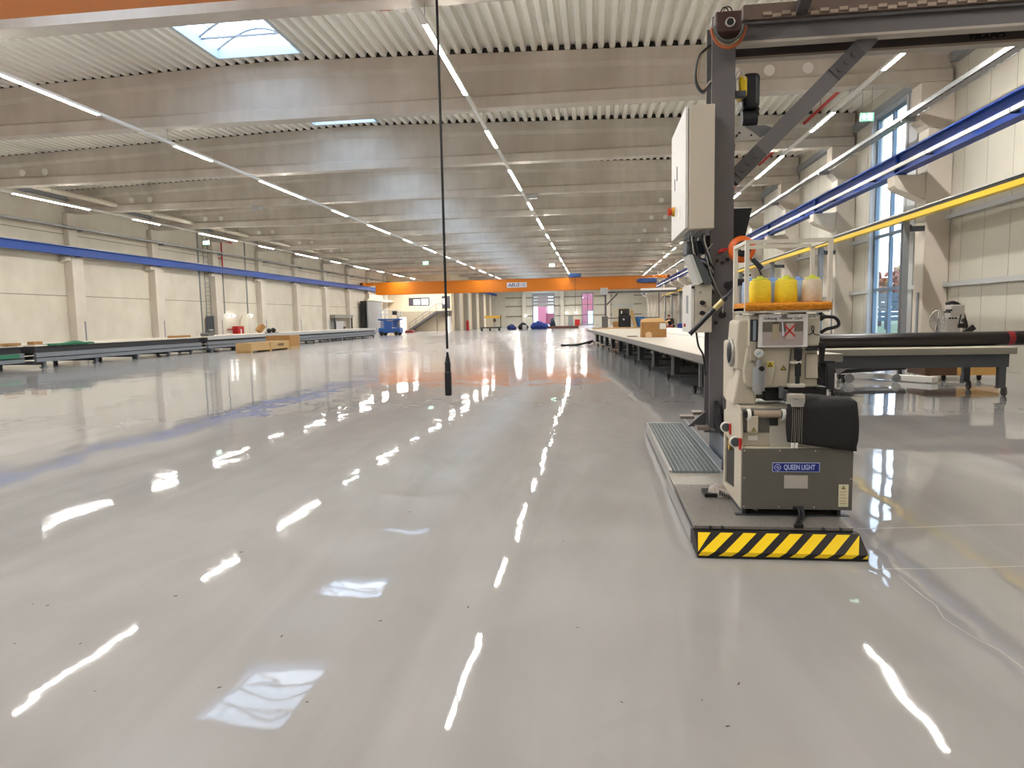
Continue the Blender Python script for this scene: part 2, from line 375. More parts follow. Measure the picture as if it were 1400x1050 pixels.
# ------------------------------------------------------------------ columns
def col_left(k):
    y = by(k)
    t = thing('concrete_column', 'cream concrete column on the left wall, %s from the photo\'s left edge' % ORD[k-3], 'column', (-30.1, y+.4, 0), group='left wall columns')
    MB().box(XL+.01, -29.95, y-.35, y+.55, 0, 5.68).build('shaft', COLC, t, bevel=.02)
    MB().box(XL+.01, -30.1, y-.25, y+.45, 5.7, 8.19).build('upper_shaft', COLC, t, bevel=.02)
    MB().prism([(XL+.02, y-.351, 5.3), (XL+.02, y-.351, 5.66), (-29.98, y-.351, 5.66), (-29.98, y-.351, 5.45)], (0, -.4, 0)).build('corbel', COLC, t, bevel=.015)
    MB().box(-29.955, -29.94, y+.25, y+.36, 0, 1.95).build('edge_guard', GREY, t)
for k in range(3, 12): col_left(k)
def col_right(k, label):
    y = by(k)
    t = thing('concrete_column', label, 'column', (9.9, y+.3, 0), group='right wall columns')
    MB().box(9.72, XR-.01, y, y+.62, 0, 6.9).build('shaft', COLC, t, bevel=.02)
    MB().prism([(9.72, y, 6.9), (9.48, y, 7.15), (9.48, y, 8.19), (XR-.01, y, 8.19), (XR-.01, y, 6.9)], (0, .62, 0)).build('column_head', COLC, t, bevel=.015)
    MB().prism([(9.72, y+.05, 4.85), (8.95, y+.05, 5.2), (8.85, y+.05, 5.3), (8.85, y+.05, 5.6), (9.72, y+.05, 5.6)], (0, .52, 0)).build('corbel', COLC, t, bevel=.015)
    MB().box(9.68, 9.72, y+.2, y+.31, 0, 2.15).build('edge_guard', GREY, t)
    return t
for k in range(0, 16):
    col_right(k, 'cream concrete column on the right wall, %s from the camera' % ORD[k])
# far wall columns
for i, (x, lab) in enumerate(((-14.4, 'left of the dock door'), (-6.5, 'between the dock door and the red window'), (2.9, 'right of the red window'))):
    t = thing('concrete_column', 'cream concrete column on the far wall, '+lab, 'column', (x, YF-.4, 0), group='far wall columns')
    MB().box(x-.35, x+.35, YF-.6, YF-.16, 0, 9.3).build('shaft', COLC, t)

# ------------------------------------------------------------------ window in the right wall
f = MB(); x0, x1 = XR+.02, XR+.14
for a, b in ((WY0, WY0+.12), (WY1-.12, WY1), (25.76, 25.88)): f.box(x0, x1, a, b, WZ0, WZ1)
for z in (WZ0, 2.36, 4.3, 6.2, 8.05, WZ1-.1): f.box(x0+.005, x1-.005, WY0, WY1, z, z+.1)
wn = struct('window_1', f, mat('window_frame_blue_grey', '5d7287', .4), 'tall narrow window in the right wall with blue-grey frame')
g = MB(); g.box(XR+.06, XR+.075, WY0+.1, WY1-.1, WZ0+.05, WZ1-.05); g.build('pane', GLASS, wn)
g = MB(); g.box(XR-.14, XR, WY1, WY1+.14, 0, 8.8); g.box(XR-.14, XR, WY0-.14, WY0, 0, 8.8); g.box(XR-.14, XR, WY0, WY1, 8.66, 8.8)
g.box(XR-.1, XR, WY0-.75, WY0-.14, 0, 8.7)
g.build('window_post', LGREY, wn)
# far wall openings
f = MB()
for x in (VX0, -1.38, VX1-.12): f.box(x, x+.12, YF-.02, YF+.1, VZ0, VZ1)
for z in (VZ0, 2.1, 4.2, VZ1-.12): f.box(VX0, VX1, YF-.015, YF+.095, z, z+.12)
wn = struct('window_2', f, mat('far_window_frame', '5d6470', .4), 'tall window in the far wall with a red facade outside')
MB().box(VX0+.1, VX1-.1, YF+.04, YF+.05, VZ0+.05, VZ1-.05).build('pane', GLASS, wn)
f = MB()
for x in (DX0-.2, DX1): f.box(x, x+.2, YF-.1, YF, 0, DZ1)
f.box(DX0-.2, DX1+.2, YF-.1, YF, DZ1, DZ1+.2)
dn = struct('door_1', f, GREY, 'half open dock door in the far wall')
g = MB()
for z in (4.05, 4.7, 5.35, 6.0): g.box(DX0, DX1, YF-.06, YF-.01, z, z+.6)
g.build('door_panel', mat('dock_door_panel', '9a9a98', .4), dn)
dn = struct('door_2', MB().box(-5.35, -4.3, YF-.06, YF, 0, 2.15), mat('grey_door', '8d918f', .5), 'grey personnel door in the far wall')
dn = struct('door_3', MB().box(4.0, 7.6, YF-.08, YF, 0, 3.9), mat('roller_shutter', 'bdb39c', .5), 'closed roller shutter in the far wall')
MB().box(3.8, 7.8, YF-.35, YF-.08, 3.6, 4.1).build('shutter_box', LGREY, dn)

# ------------------------------------------------------------------ skylights
def arc(x0, x1, y, z0, h, n=12): return [(x0+(x1-x0)*i/n, y, z0+h*math.sin(PI*i/n)) for i in range(n+1)]
def skylight(k, label):
    y0 = by(k)+SKD; y1 = y0+SKL; z = 9.95
    t = thing('skylight', label, 'skylight', (-10.35, y0+SKL/2, z), group='roof skylights')
    c = MB(); zt = z+.3
    c.box(SKX0-.06, SKX0, y0-.06, y1+.06, z, zt); c.box(SKX1, SKX1+.06, y0-.06, y1+.06, z, zt); c.box(SKX0, SKX1, y0-.06, y0, z, zt); c.box(SKX0, SKX1, y1, y1+.06, z, zt)
    c.build('curb', mat('skylight_curb', 'c3cfdb', .5), t)
    g = MB(); n = 12; a = arc(SKX0-.02, SKX1+.02, y0, zt, .55, n); b = arc(SKX0-.02, SKX1+.02, y1, zt, .55, n)
    g.add(a+b, [(i, i+1, n+2+i, n+1+i) for i in range(n)])
    g.build('dome_sheet', DOMEG, t)
    f = MB()
    for i in range(6):
        yy = y0+SKL*i/5; f.tube(arc(SKX0, SKX1, yy, zt-.02, .54), .035, 6)
    for i in range(1, 8):
        xx = SKX0+(SKX1-SKX0)*i/8; zz = zt-.03+.54*math.sin(PI*i/8); f.cyl((xx, y0, zz), (xx, y1, zz), .014, 6)
    for yy in (y0+.9, y0+2.5, y0+4.1): f.bar((SKX0, yy, zt-.05), (SKX1, yy, zt-.05), .05, .05)
    f.build('dome_bar', mat('skylight_bar', '8b8f92', .5), t)
for k in range(0, 15): skylight(k, 'vaulted roof skylight with grid bars, %s from the camera' % ORD[k])

# ------------------------------------------------------------------ light lines
def light_line(x, z, y0, ystart_long, ystart_short, label):
    t = thing('light_line', label, 'light', (x, 60, z), group='suspended LED light lines')
    h = MB(); h.box(x-.05, x+.05, -9, 131, z+.02, z+.1)
    h.build('trunking', WHITE, t)
    wi = MB()
    for k in range(NB-1):
        y = by(k)+.25
        wi.cyl((x, y, z+.1), (x, y, 8.19), .008, 6)
    wi.build('hanger_wire', STEEL, t)
    for st, ln in ((ystart_long, 4.5), (ystart_short, 2.25)):
        y = st
        while y-14.05 > -9: y -= 14.05
        while y+ln < 131:
            p = MB(); p.box(x-.05, x+.05, y, y+ln, z+.006, z+.019); p.m[0] = p.m[3] = p.m[5] = 1
            p.build('lamp_tube', [WHITE, LED], t)
            y += 14.05
light_line(-25.0, 7.43, 0, 27.1, 34.85, 'light line nearest the left wall')
light_line(-14.2, 7.7, 0, 14.1, 22.2, 'light line left of the long hanging black cable, second from the left wall')
light_line(-3.45, 7.73, 0, 14.4, 22.5, 'light line behind the hanging black cable, third from the left wall')
light_line(7.6, 7.9, 0, 15.0, 23.2, 'light line nearest the right wall')

for i, (x, y, z, lab) in enumerate(((-14.5, 129, 7.3, 'before the far wall at the left'), (-8.5, 129, 7.3, 'before the far wall near the dock door'), (-2, 129, 7.3, 'before the far wall near the red window'), (4.5, 129, 7.3, 'before the far wall at the right'), (-26, 92.6, 6.9, 'before the inner wall at the left'), (-22, 92.6, 6.9, 'before the inner wall above the stairs'))):  # added fill lamps, hidden behind the crane, to brighten the far and inner walls
    t = thing('added_fill_lamp', 'added square fill lamp hanging '+lab, 'lamp', (x, y, z), group='added fill lamps behind the crane')
    m = MB(); m.box(x-.5, x+.5, y-.5, y+.5, z, z+.12); m.m[0] = 1; m.m[5-1] = 0
    m.build('lamp_head', [WHITE, LED], t)
    kk = int((y-Y0)/PITCHY); MB().cyl((x, y, z+.12), (x, y, ztop(x)-.01), .01, 6).build('hanger_wire', STEEL, t)

# ------------------------------------------------------------------ crane rails, trays
def ibeam_y(mb, x, z0, z1, y0, y1, fw=.3, tf=.04, tw=.03):
    mb.box(x-fw/2, x+fw/2, y0, y1, z0, z0+tf); mb.box(x-fw/2, x+fw/2, y0, y1, z1-tf, z1); mb.box(x-tw/2, x+tw/2, y0, y1, z0+tf, z1-tf)
t = thing('crane_rail', 'bright blue crane rail on the left wall columns', 'rail', (-29.72, 60, 5.69))
m = MB(); ibeam_y(m, -29.72, 5.72, 6.2, -10, 94, .3); m.build('rail_beam', BLUE, t)
m = MB(); m.box(-29.75, -29.69, -10, 94, 6.2, 6.25); m.build('rail_head', STEEL, t)
for k in range(3, 11): m = MB(); m.box(-29.92, -29.56, by(k)-.1, by(k)+.3, 5.69, 5.72); m.build('bearing_plate', NAVY, t)
t = thing('crane_rail', 'deep blue crane rail with white conductor bar on the right wall columns', 'rail', (9.05, 60, 5.61))
m = MB(); ibeam_y(m, 9.05, 5.64, 6.22, -10, 131, .3)
for k in range(0, 16): m.box(8.92, 9.18, by(k)+.25, by(k)+.28, 5.68, 6.18)
m.build('rail_beam', NAVY, t)
m = MB(); m.box(9.02, 9.08, -10, 131, 6.22, 6.27); m.build('rail_head', STEEL, t)
for k in range(0, 16): m = MB(); m.box(8.9, 9.2, by(k)+.1, by(k)+.5, 5.605, 5.64); m.build('bearing_plate', NAVY, t)
m = MB(); y = -10
while y < 131: m.box(8.84, 8.92, y+.02, min(131, y+3.7), 5.78, 5.88); y += 3.725
m.build('conductor_bar', WHITE, t)
m = MB(); y = -10
while y < 131: m.box(8.86, 9.03, y-.04, y+.04, 5.76, 5.9); m.box(8.87, 9.03, y+1.8, y+1.84, 5.83, 5.95); y += 3.725
m.build('bar_clip', BLKP, t)

def tray(x0, x1, z, y0, y1, label):
    t = thing('cable_tray', label, 'cable tray', ((x0+x1)/2, 60, z))
    m = MB(); m.box(x0, x0+.01, y0, y1, z, z+.12); m.box(x1-.01, x1, y0, y1, z, z+.12); m.box(x0+.06, x1-.06, y0, y1, z+.0, z+.006)
    y = y0+.1
    while y < min(y1, 60): m.box(x0+.01, x1-.01, y, y+.05, z+.006, z+.02); y += .3
    m.build('tray_channel', STEEL, t)
    for k in range(0, 16):
        if y0 < by(k) < y1: b = MB(); b.box(min(x0, x1)-.02, max(x0, x1)+.045, by(k)+.2, by(k)+.3, z-.1, z); b.build('bracket', GREY, t)
    c = MB(); c.cyl((x0+.1, y0, z+.045), (x0+.1, y1, z+.045), .025, 8); c.cyl((x0+.17, y0, z+.045), (x0+.17, y1, z+.045), .02, 8); c.build('cable', BLKP, t)
tray(9.08, 9.4, 7.25, -10, 131, 'perforated galvanised cable tray along the right wall')
tray(-29.9, -29.55, 7.25, -10, 96.5, 'galvanised cable tray along the left wall')

# yellow running rail on posts
RX = 9.0
t = thing('running_rail', 'yellow running rail carried on grey posts along the right wall', 'rail', (RX, 40, 0))
m = MB(); m.box(RX-.09, RX+.09, -8, 92, 4.2, 4.33); m.build('rail_beam', YEL, t)
m = MB(); m.box(RX-.05, RX+.09, -8, 92, 4.33, 4.41); m.build('rail_web', BLKP, t)
m = MB(); m.box(RX-.1, RX+.1, -8, 92, 4.41, 4.45); m.build('rail_head', ALU, t)
for k in range(0, 11):
    y = by(k)-.35
    m = MB(); m.box(RX-.02, RX+.14, y-.02, y+.0, 0, 4.14); m.box(RX-.02, RX+.14, y+.16, y+.18, 0, 4.14); m.box(RX+.05, RX+.07, y, y+.16, 0, 4.14); m.box(RX-.1, RX+.22, y-.08, y+.24, 0, .02)
    m.box(RX-.08, RX+.14, y-.02, y+.18, 4.14, 4.2)
    m.build('post', mat('post_grey', '83878c', .5), t)
    m = MB(); m.box(RX+.141, 9.72, y+.35, y+.5, 3.95, 4.1); m.box(RX+.141, RX+.2, y, y+.5, 3.95, 4.1); m.build('wall_bracket', DKG, t)

# ------------------------------------------------------------------ overhead cranes
def crane(y, label, sign):
    x0, x1 = -28.9, 8.3
    t = thing('overhead_crane', label, 'crane', (-10, y, 5.1))
    m = MB(); m.rbox(x0+.6, x1-.6, y, y+.7, 5.08, 6.6, .03)
    m.box(x0+1.0, x1-1.0, y-.05, y+.75, 5.04, 5.08); m.box(x0+1.0, x1-1.0, y-.05, y+.75, 6.6, 6.64)
    m.build('girder', ORG, t)
    for x in (-29.72, 9.05):
        xi = x0+.6 if x < 0 else x1-.6
        m = MB(); m.rbox(x-.2, x+.2, y-1.3, y+2.0, 6.27, 6.62, .03); m.rbox(min(x, xi)-.1, max(x, xi)+.1, y+.05, y+.65, 6.3, 6.66, .03); m.build('end_carriage', ORG, t)
        m = MB()
        for yy in (y-1.35, y+2.0): m.box(x-.12, x+.12, yy, yy+.06, 6.3, 6.5)
        m.build('buffer', BLK, t)
    m = MB(); m.rbox(5.6, 7.7, y-.5, y-.04, 5.75, 6.3, .05); m.cyl((5.3, y-.27, 6.02), (5.6, y-.27, 6.02), .2, 16); m.build('hoist', mat('hoist_blue', '24508f', .4), t)
    m = MB(); m.rbox(-3.1, -1.6, y-.45, y+.3, 6.66, 7.1, .05); m.build('trolley', mat('hoist_blue', '24508f', .4), t)
    if sign:
        s = MB(); s.box(-11.0, -8.45, y-.07, y-.05, 5.56, 6.2); s = s.build('sign_plate', mat('sign_white', 'e6e4ea', .5), t)
        text('lettering', 'ABUS', .62, mat('sign_navy', '141c4e', .5), s, (-10.15, y-.075, 5.87), .004, bold=.006, shear=.25)
        text('lettering', '12t', .5, mat('sign_grey', '6a6a72', .5), s, (-8.93, y-.075, 5.87), .004)
        m = MB(); m.cyl((-2.35, y-.2, 6.6), (-2.35, y-.2, 2.0), .02, 6); m.build('hoist_rope', BLKP, t)
    return t
crane(86, 'orange overhead crane girder spanning the far end of the hall', True)
crane(6.4, 'orange overhead crane girder just above the picture, its edge at the top left corner', False)
# pendant control of the near crane
px_, py_ = -1.545, 7.0
t = thing('pendant_control', 'black crane pendant control hanging on a long cable', 'pendant control', (px_, py_, .8))
MB().tube([(px_-.005, py_, 5.1), (px_, py_, 3.4), (px_, py_, 1.3)], .0135, 8).build('cable', BLK, t)
b = MB(); b.rbox(px_-.034, px_+.034, py_-.03, py_+.03, .8, 1.06, .014); b.rbox(px_-.029, px_+.029, py_-.027, py_+.027, 1.05, 1.17, .012); b.build('housing', BLKP, t)
MB().lathe((px_, py_, 1.165), [(.024, 0), (.022, .03), (.014, .065), (.012, .1)], 14).build('cable_boot', BLK, t)

# ------------------------------------------------------------------ TRAPO style portal frame
def hbeam_x(mb, x0, x1, y, z0, z1, fw, tf=.025, tw=.02):
    mb.box(x0, x1, y-fw/2, y+fw/2, z0, z0+tf); mb.box(x0, x1, y-fw/2, y+fw/2, z1-tf, z1); mb.box(x0, x1, y-tw/2, y+tw/2, z0+tf, z1-tf)
def portal(Y, label):
    t = thing('portal_frame', label, 'portal frame', (1.25, Y, 0))
    c = MB(); x0, x1 = 1.145, 1.365
    c.box(x0, x1, Y, Y+.025, .46, 4.44); c.box(x0, x1, Y+.3, Y+.325, .46, 4.44); c.box(1.235, 1.265, Y+.025, Y+.3, .46, 4.44)
    c.build('upright', GANT, t)
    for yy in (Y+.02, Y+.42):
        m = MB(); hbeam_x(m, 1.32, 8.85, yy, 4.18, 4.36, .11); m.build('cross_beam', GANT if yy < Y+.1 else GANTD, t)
        m = MB(); m.box(1.36, 8.7, yy-.06, yy+.06, 4.155, 4.18); m.build('pale_strip', mat('pale_strip', 'a79f94', .5), t)  # pale strip along the underside of each cross beam
    m = MB(); m.box(8.8, 9.15, Y-.5, Y+.9, 4.47, 4.6); m.box(8.75, 8.85, Y-.2, Y+.5, 4.18, 4.47)
    m.build('end_carriage', GANT, t)
    m = MB()
    for yy in (Y-.3, Y+.7): m.cyl((8.97, yy, 4.47+.0), (9.03, yy, 4.47), .02, 12)
    a, b = Vector((1.36, Y+.1, 2.92)), Vector((2.62, Y+.1, 4.19))
    m = MB(); m.bar(a, b, .12, .15)
    m.build('brace', GANT, t)
    dv = (b-a).normalized()
    for s in (.12, .82):
        p = a+(b-a)*s; m = MB(); m.bar(p-dv*.16, p+dv*.16, .15, .145)
        for q in (-.09, 0, .09): m.cyl(p+dv*q+Vector((0, -.085, 0)), p+dv*q+Vector((0, -.07, 0)), .03, 14)
        m.build('gusset_plate', GANTD, t)
    m = MB(); m.box(1.36, 1.7, Y+.03, Y+.05, 3.3, 3.5); m.prism([(1.37, Y+.05, 3.34), (1.37, Y+.05, 3.54), (1.72, Y+.05, 3.55), (1.80, Y+.05, 3.46), (1.66, Y+.05, 3.33)], (0, .06, 0))
    return t
GY = 6.95
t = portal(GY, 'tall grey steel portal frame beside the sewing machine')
text('lettering', 'TRAPO', .07, mat('lettering_black', '0c0a0a', .6), t, (3.80, GY+.405, 4.237), .002, bold=.003, shear=.2, sx=1.5)
# cable chain trough on the arm
m = MB(); m.box(1.42, 8.7, GY-.06, GY+.12, 4.365, 4.5); m.build('cable_trough', mat('trough_brown', '6b5b50', .6), t)
m = MB(); x = 1.6; i = 0
while x < 8.6:
    m.box(x, x+.075, GY-.075, GY-.06, 4.37 if i % 2 else 4.39, 4.40 if i % 2 else 4.42); x += .085; i += 1
m.build('cable_chain', mat('chain_tan', 'a59484', .5), t)
m = MB(); m.bar((1.95, GY-.02, 4.42), (1.72, GY-1.6, 4.42), .1, .1); m.box(1.66, 1.78, GY-1.65, GY-1.55, 4.32, 4.52); m.build('outrigger', GANTD, t)
# motor head at the top of the upright
m = MB(); m.rbox(1.15, 1.39, GY-.16, GY, 4.23, 4.42, .015); m.build('drive_box', mat('oxide_red_brown', '3f2725', .5), t)
m = MB(); m.lathe((1.28, GY-.16, 4.31), [(.045, 0), (.045, .02), (.032, .021), (.03, .012)], 20, axis=(0, -1, 0)); gl = m.build('cable_gland', ALU, t); MB().cyl((1.28, GY-.182, 4.31), (1.28, GY-.1795, 4.31), .033, 18).build('opening', BLK, gl)
def ringpts(c, rx, rz, a0, a1, n=14, dy=0):
    return [(c[0]+rx*math.cos(a0+(a1-a0)*i/n), c[1]+dy*i/n, c[2]+rz*math.sin(a0+(a1-a0)*i/n)) for i in range(n+1)]
for j, (rx, rz, mm, dy) in enumerate(((.14, .17, 'cable_tan', 0), (.155, .2, 'cable_orange', .03), (.13, .15, 'cable_grey', .05))):
    mt = {'cable_tan': mat('cable_tan', 'b09a80', .5), 'cable_orange': mat('cable_orange', 'a8572f', .5), 'cable_grey': mat('cable_grey', '4c5250', .5)}[mm]
    MB().tube(ringpts((1.26, GY-.18-.02*j, 4.27), rx, rz, PI*1.02, 2*PI*.99), .013, 7).build('cable_loop', mt, t)
MB().tube(ringpts((1.27, GY-.1, 4.42), .04, .06, 0, PI, 10), .006, 6).build('cable_loop', BLKP, t)
MB().tube(ringpts((1.24, GY-.1, 4.42), .035, .055, 0, PI, 10), .006, 6).build('cable_loop', BLKP, t)
for j, (rx, rz) in enumerate(((.09, .16), (.07, .13), (.1, .19))):
    MB().tube([(1.14, GY+.05+.03*j, 4.2), (1.08-rx*.5, GY+.05, 4.1), (1.06-rx*.6, GY+.05, 3.95-rz*.4), (1.07, GY+.07, 3.86-rz*.5), (1.145, GY+.05, 3.9-rz*.3)], .011, 7).build('cable_loop', [BLKP, MATS['cable_tan'], DKG][j], t)
MB().tube(ringpts((1.43, GY+.1, 3.88), .04, .08, 0, PI, 10)+[(1.39, GY+.1, 3.74)], .007, 6).build('cable_loop', ALU, t)
m = MB(); m.rbox(1.37, 1.48, GY+.05, GY+.12, 3.70, 3.76, .01); m.build('sensor', DKG, t)
# base of the upright
m = MB(); m.box(1.08, 1.5, GY-.15, GY+.5, .44, .46); m.build('base_plate', GANT, t)
m = MB(); m.prism([(1.265, GY-.01, .46), (1.265, GY-.25, .46), (1.265, GY-.01, .8)], (.02, 0, 0)); m.build('gusset_plate', GANTD, t); m = MB(); m.prism([(1.13, GY+.1, .46), (.95, GY+.1, .46), (1.13, GY+.1, .62)], (0, .02, 0)); m.build('gusset_plate', GANTD, t)
m = MB(); m.rbox(1.22, 1.5, GY-.85, GY+.45, .05, .43, .02); m.build('chassis_beam', mat('chassis_blue_grey', '6c737c', .5), t)
for yy in (GY-.6, GY+.25):
    m = MB(); m.cyl((1.28, yy, .125), (1.42, yy, .125), .125, 20); m.build('wheel', BLK, t)
m = MB(); m.box(1.0, 1.12, GY-.2, GY-.05, .47, .5); m.box(1.03, 1.13, GY+.3, GY+.46, .55, .58); m.box(.93, 1.08, GY+.55, GY+.7, .47, .5); m.build('bracket', mat('bracket_bronze', '8a8176', .4, .5), t)
m = MB(); m.prism([(1.19, GY-.35, .46), (1.19, GY-.02, .46), (1.19, GY-.02, .74)], (.04, 0, 0)); m.build('bracket', BLKP, t)
# dark holes, bolts and small fittings on the front flange
m = MB()
for dx, dz in ((-.05, 0), (0, -.02), (.05, .01)): m.cyl((1.26+dx, GY-.012, 2.13+dz), (1.26+dx, GY, 2.13+dz), .018, 12)
m.cyl((1.265, GY-.03, 1.6), (1.265, GY, 1.6), .035, 14); m.cyl((1.2, GY-.02, 1.52), (1.2, GY, 1.52), .018, 12)
m.build('fitting', BLK, t)
MB().tube([(1.16, GY-.02, 2.3), (1.10, GY-.06, 2.2), (1.13, GY-.1, 2.02), (1.2, GY-.06, 1.86), (1.26, GY-.03, 1.75), (1.265, GY-.03, 1.62)], .006, 6).build('cable', mat('cable_light', 'a9a6a0', .5), t)
# second, far portal with only the coarse parts
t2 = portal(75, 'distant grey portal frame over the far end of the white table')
m = MB(); m.rbox(.72, 1.5, 74.6, 74.9, 4.0, 4.75, .03); m.build('control_box', LGREY, t2)
m = MB(); m.box(5.0, 8.8, 74.8, 74.95, 4.4, 4.62); m.build('cable_trough', WHITE, t2)
m = MB(); m.box(6.95, 7.05, 75.1, 75.2, .3, 4.2); m.bar((7.05, 75.15, 3.1), (7.7, 75.15, 4.1), .06, .06); m.build('hanging_post', GANT, t2)
m = MB(); m.rbox(.75, 1.7, 74.7, 75.6, .2, .46, .03); m.rbox(.82, 1.5, 74.6, 75.3, .46, 1.7, .08); m.box(1.5, 6.9, 74.8, 74.95, 1.4, 1.52); m.build('sewing_unit', mat('far_unit_grey', '6a6660', .5), t2)
m = MB(); m.box(.8, 1.6, 74.7, 75.6, 0, .2); m.build('wheel_box', BLKP, t2)

# control cabinet on the upright
t = thing('control_cabinet', 'large grey control cabinet mounted high on the portal upright', 'cabinet', (1.02, 7.2, 2.4))
m = MB(); m.rbox(.905, 1.142, 6.72, 7.9, 2.42, 3.57, .01); m.build('body', CAB, t)
m = MB(); m.rbox(.872, .9, 6.73, 7.89, 2.43, 3.56, .006); m.build('door', CABD, t)
m = MB(); m.cyl((.872, 7.62, 2.72), (.845, 7.62, 2.72), .05, 16); m.build('main_switch', mat('switch_yellow', 'e0a830', .4), t)
m = MB(); m.cyl((.845, 7.62, 2.72), (.815, 7.62, 2.72), .038, 14); m.rbox(.80, .83, 7.6, 7.64, 2.68, 2.76, .006); m.build('switch_handle', mat('switch_red', 'c0401c', .4), t)
m = MB(); m.box(.868, .872, 7.12, 7.22, 2.58, 2.70); m.build('label_plate', WHITE, t)
m = MB(); m.box(.867, .872, 7.35, 7.38, 3.0, 3.14); m.box(.867, .872, 7.55, 7.57, 2.93, 3.05); m.build('lock', DKG, t)
m = MB()
for i, yy in enumerate((6.85, 7.0, 7.15, 7.3)):
    for x in (.95, 1.03, 1.1): m.cyl((x, yy, 2.42), (x, yy, 2.37), .018, 10)
m.build('cable_gland', GREY, t)
random.seed(3)
for i in range(7):
    x, yy = .93+.03*i, 6.85+.07*(i % 4)
    MB().tube([(x, yy, 2.38), (x+.01, yy, 2.3), (x+.03+.01*i, yy+.02, 2.2-.02*i), (1.12+.005*i, 6.9+.02*i, 2.12-.03*i), (1.17, 6.92, 2.05-.04*i)], .008, 6).build('cable', [BLKP, ALU, BLK, DKG, BLKP, ALU, BLK][i], t)
m = MB(); m.rbox(.95, 1.14, 7.2, 7.5, 2.22, 2.36, .02); m.build('mounting_channel', DKG, t)
# tilted operator panel
t = thing('operator_panel', 'tilted operator panel with dark side below the large cabinet', 'panel', (1.05, 7.1, 1.95))
P = [at(942, 348, 6.75), at(947, 348, 6.75), at(961, 386, 6.75), at(956, 389, 6.75)]
MB().prism(P, (0, .4, 0)).build('face_plate', mat('panel_silver', 'b9bab4', .4), t)
P = [at(948.5, 349, 6.76), at(956, 352, 6.76), at(973, 383, 6.76), at(972, 389, 6.76), at(962, 389, 6.76)]
MB().prism(P, (0, .38, 0)).build('housing', mat('panel_dark', '4b4f50', .5), t)
# smaller switch box
t = thing('switch_box', 'small grey switch box with black knobs on the portal upright', 'cabinet', (1.04, 7.1, 1.42))
m = MB(); m.rbox(.975, 1.14, 6.8, 7.45, 1.43, 1.90, .008); m.build('body', CAB, t)
m = MB(); m.rbox(.94, .972, 6.8, 7.45, 1.43, 1.90, .006); m.build('door', CABD, t)
for z in (1.72, 1.62):
    m = MB(); m.cyl((1.045, 6.8, z), (1.045, 6.77, z), .022, 14); m.rbox(1.04, 1.07, 6.745, 6.775, z-.012, z+.012, .004); m.build('knob', BLK, t)
m = MB(); m.box(1.02, 1.04, 6.795, 6.8, 1.81, 1.83); m.box(1.02, 1.04, 6.795, 6.8, 1.5, 1.52); m.build('screw_cap', GREY, t)
m = MB(); m.box(.935, .94, 7.0, 7.12, 1.62, 1.8); m.build('handle_plate', GREY, t)
m = MB(); m.cyl((.94, 7.2, 1.5), (.925, 7.2, 1.5), .018, 12); m.build('push_button', RED, t)
for z in (1.46, 1.87): m = MB(); m.cyl((.957, 6.8, z), (.957, 6.775, z), .014, 10); m.build('hinge', BLK, t)
MB().tube([(1.0, 6.85, 1.43), (1.02, 6.84, 1.3), (1.07, 6.86, 1.2), (1.1, 6.9, 1.0)], .01, 7).build('cable', BLKP, t)
# hand rod
p, q, r_ = at(943, 457, 6.35), at(993, 406, 6.35), at(1010, 386, 6.4)
t = thing('handle_rod', 'long slanted metal rod with black grip beside the switch box', 'rod', tuple(p))
MB().cyl(p, q, .022, 14).build('grip', BLKP, t)
MB().cyl(p+(q-p)*.68, p+(q-p)*.9, .026, 14).build('sleeve', mat('sleeve_brass', 'b9a878', .35, .5), t)
MB().cyl(q, r_, .014, 12).build('rod', DKG, t)
m = MB(); m.rbox(r_.x-.03, 1.36, r_.y-.03, 6.95, r_.z-.03, r_.z+.03, .01); m.build('bracket', BLKP, t)
# spring balancer
c = at(1014, 341, 6.75)
t = thing('spring_balancer', 'orange round spring balancer hanging beside the thread rack', 'balancer', tuple(c))
m = MB(); m.lathe(c, [(.06, -.05), (.118, -.045), (.127, -.02), (.127, .02), (.118, .045), (.06, .05)], 28, axis=(0, 1, 0)); m.build('drum', mat('balancer_orange', 'dd641c', .4), t)
m = MB(); m.lathe(c+Vector((0, -.05, 0)), [(.075, 0), (.075, .012), (.06, .016)], 24, axis=(0, -1, 0)); m.build('cover', BLKP, t)
m = MB(); m.box(c.x-.02, c.x+.025, c.y-.072, c.y-.066, c.z-.015, c.z+.02); m.build('badge', WHITE, t)
MB().cyl((c.x-.1, c.y, c.z+.01), (c.x-.17, c.y, c.z), .012, 10).build('hook', RED, t)
m = MB(); m.bar((c.x-.17, c.y-.02, c.z), (c.x-.17, 6.948, c.z), .03, .03); m.build('hook_plate', RED, t)
MB().tube([(c.x+.08, c.y, c.z-.08), (c.x+.13, c.y-.05, c.z-.15), (c.x+.16, c.y-.1, c.z-.25)], .008, 6).build('rope', BLK, t)
m = MB(); m.bar((c.x+.1, c.y-.03, c.z-.1), (c.x+.17, c.y-.08, c.z-.19), .03, .045); m.build('rope_stop', BLK, t)
# chain container behind the upright
t = thing('chain_bucket', 'black tapered chain bucket hanging beside the portal upright', 'bucket', (1.45, 7.35, 2.38))
m = MB(); R = []
for z, h in ((2.36, .085), (2.66, .125)): R.append([(1.37, 7.15, z), (1.37+h*1.7, 7.15, z-(.06 if z > 2.5 else 0)*0), (1.37+h*1.7, 7.4, z), (1.37, 7.4, z)])
m.loft(R); m.build('bucket', BLK, t)
MB().tube([(1.39, 7.2, 2.66), (1.39, 7.2, 2.85), (1.41, 7.18, 3.3)], .006, 6).build('strap', BLK, t)
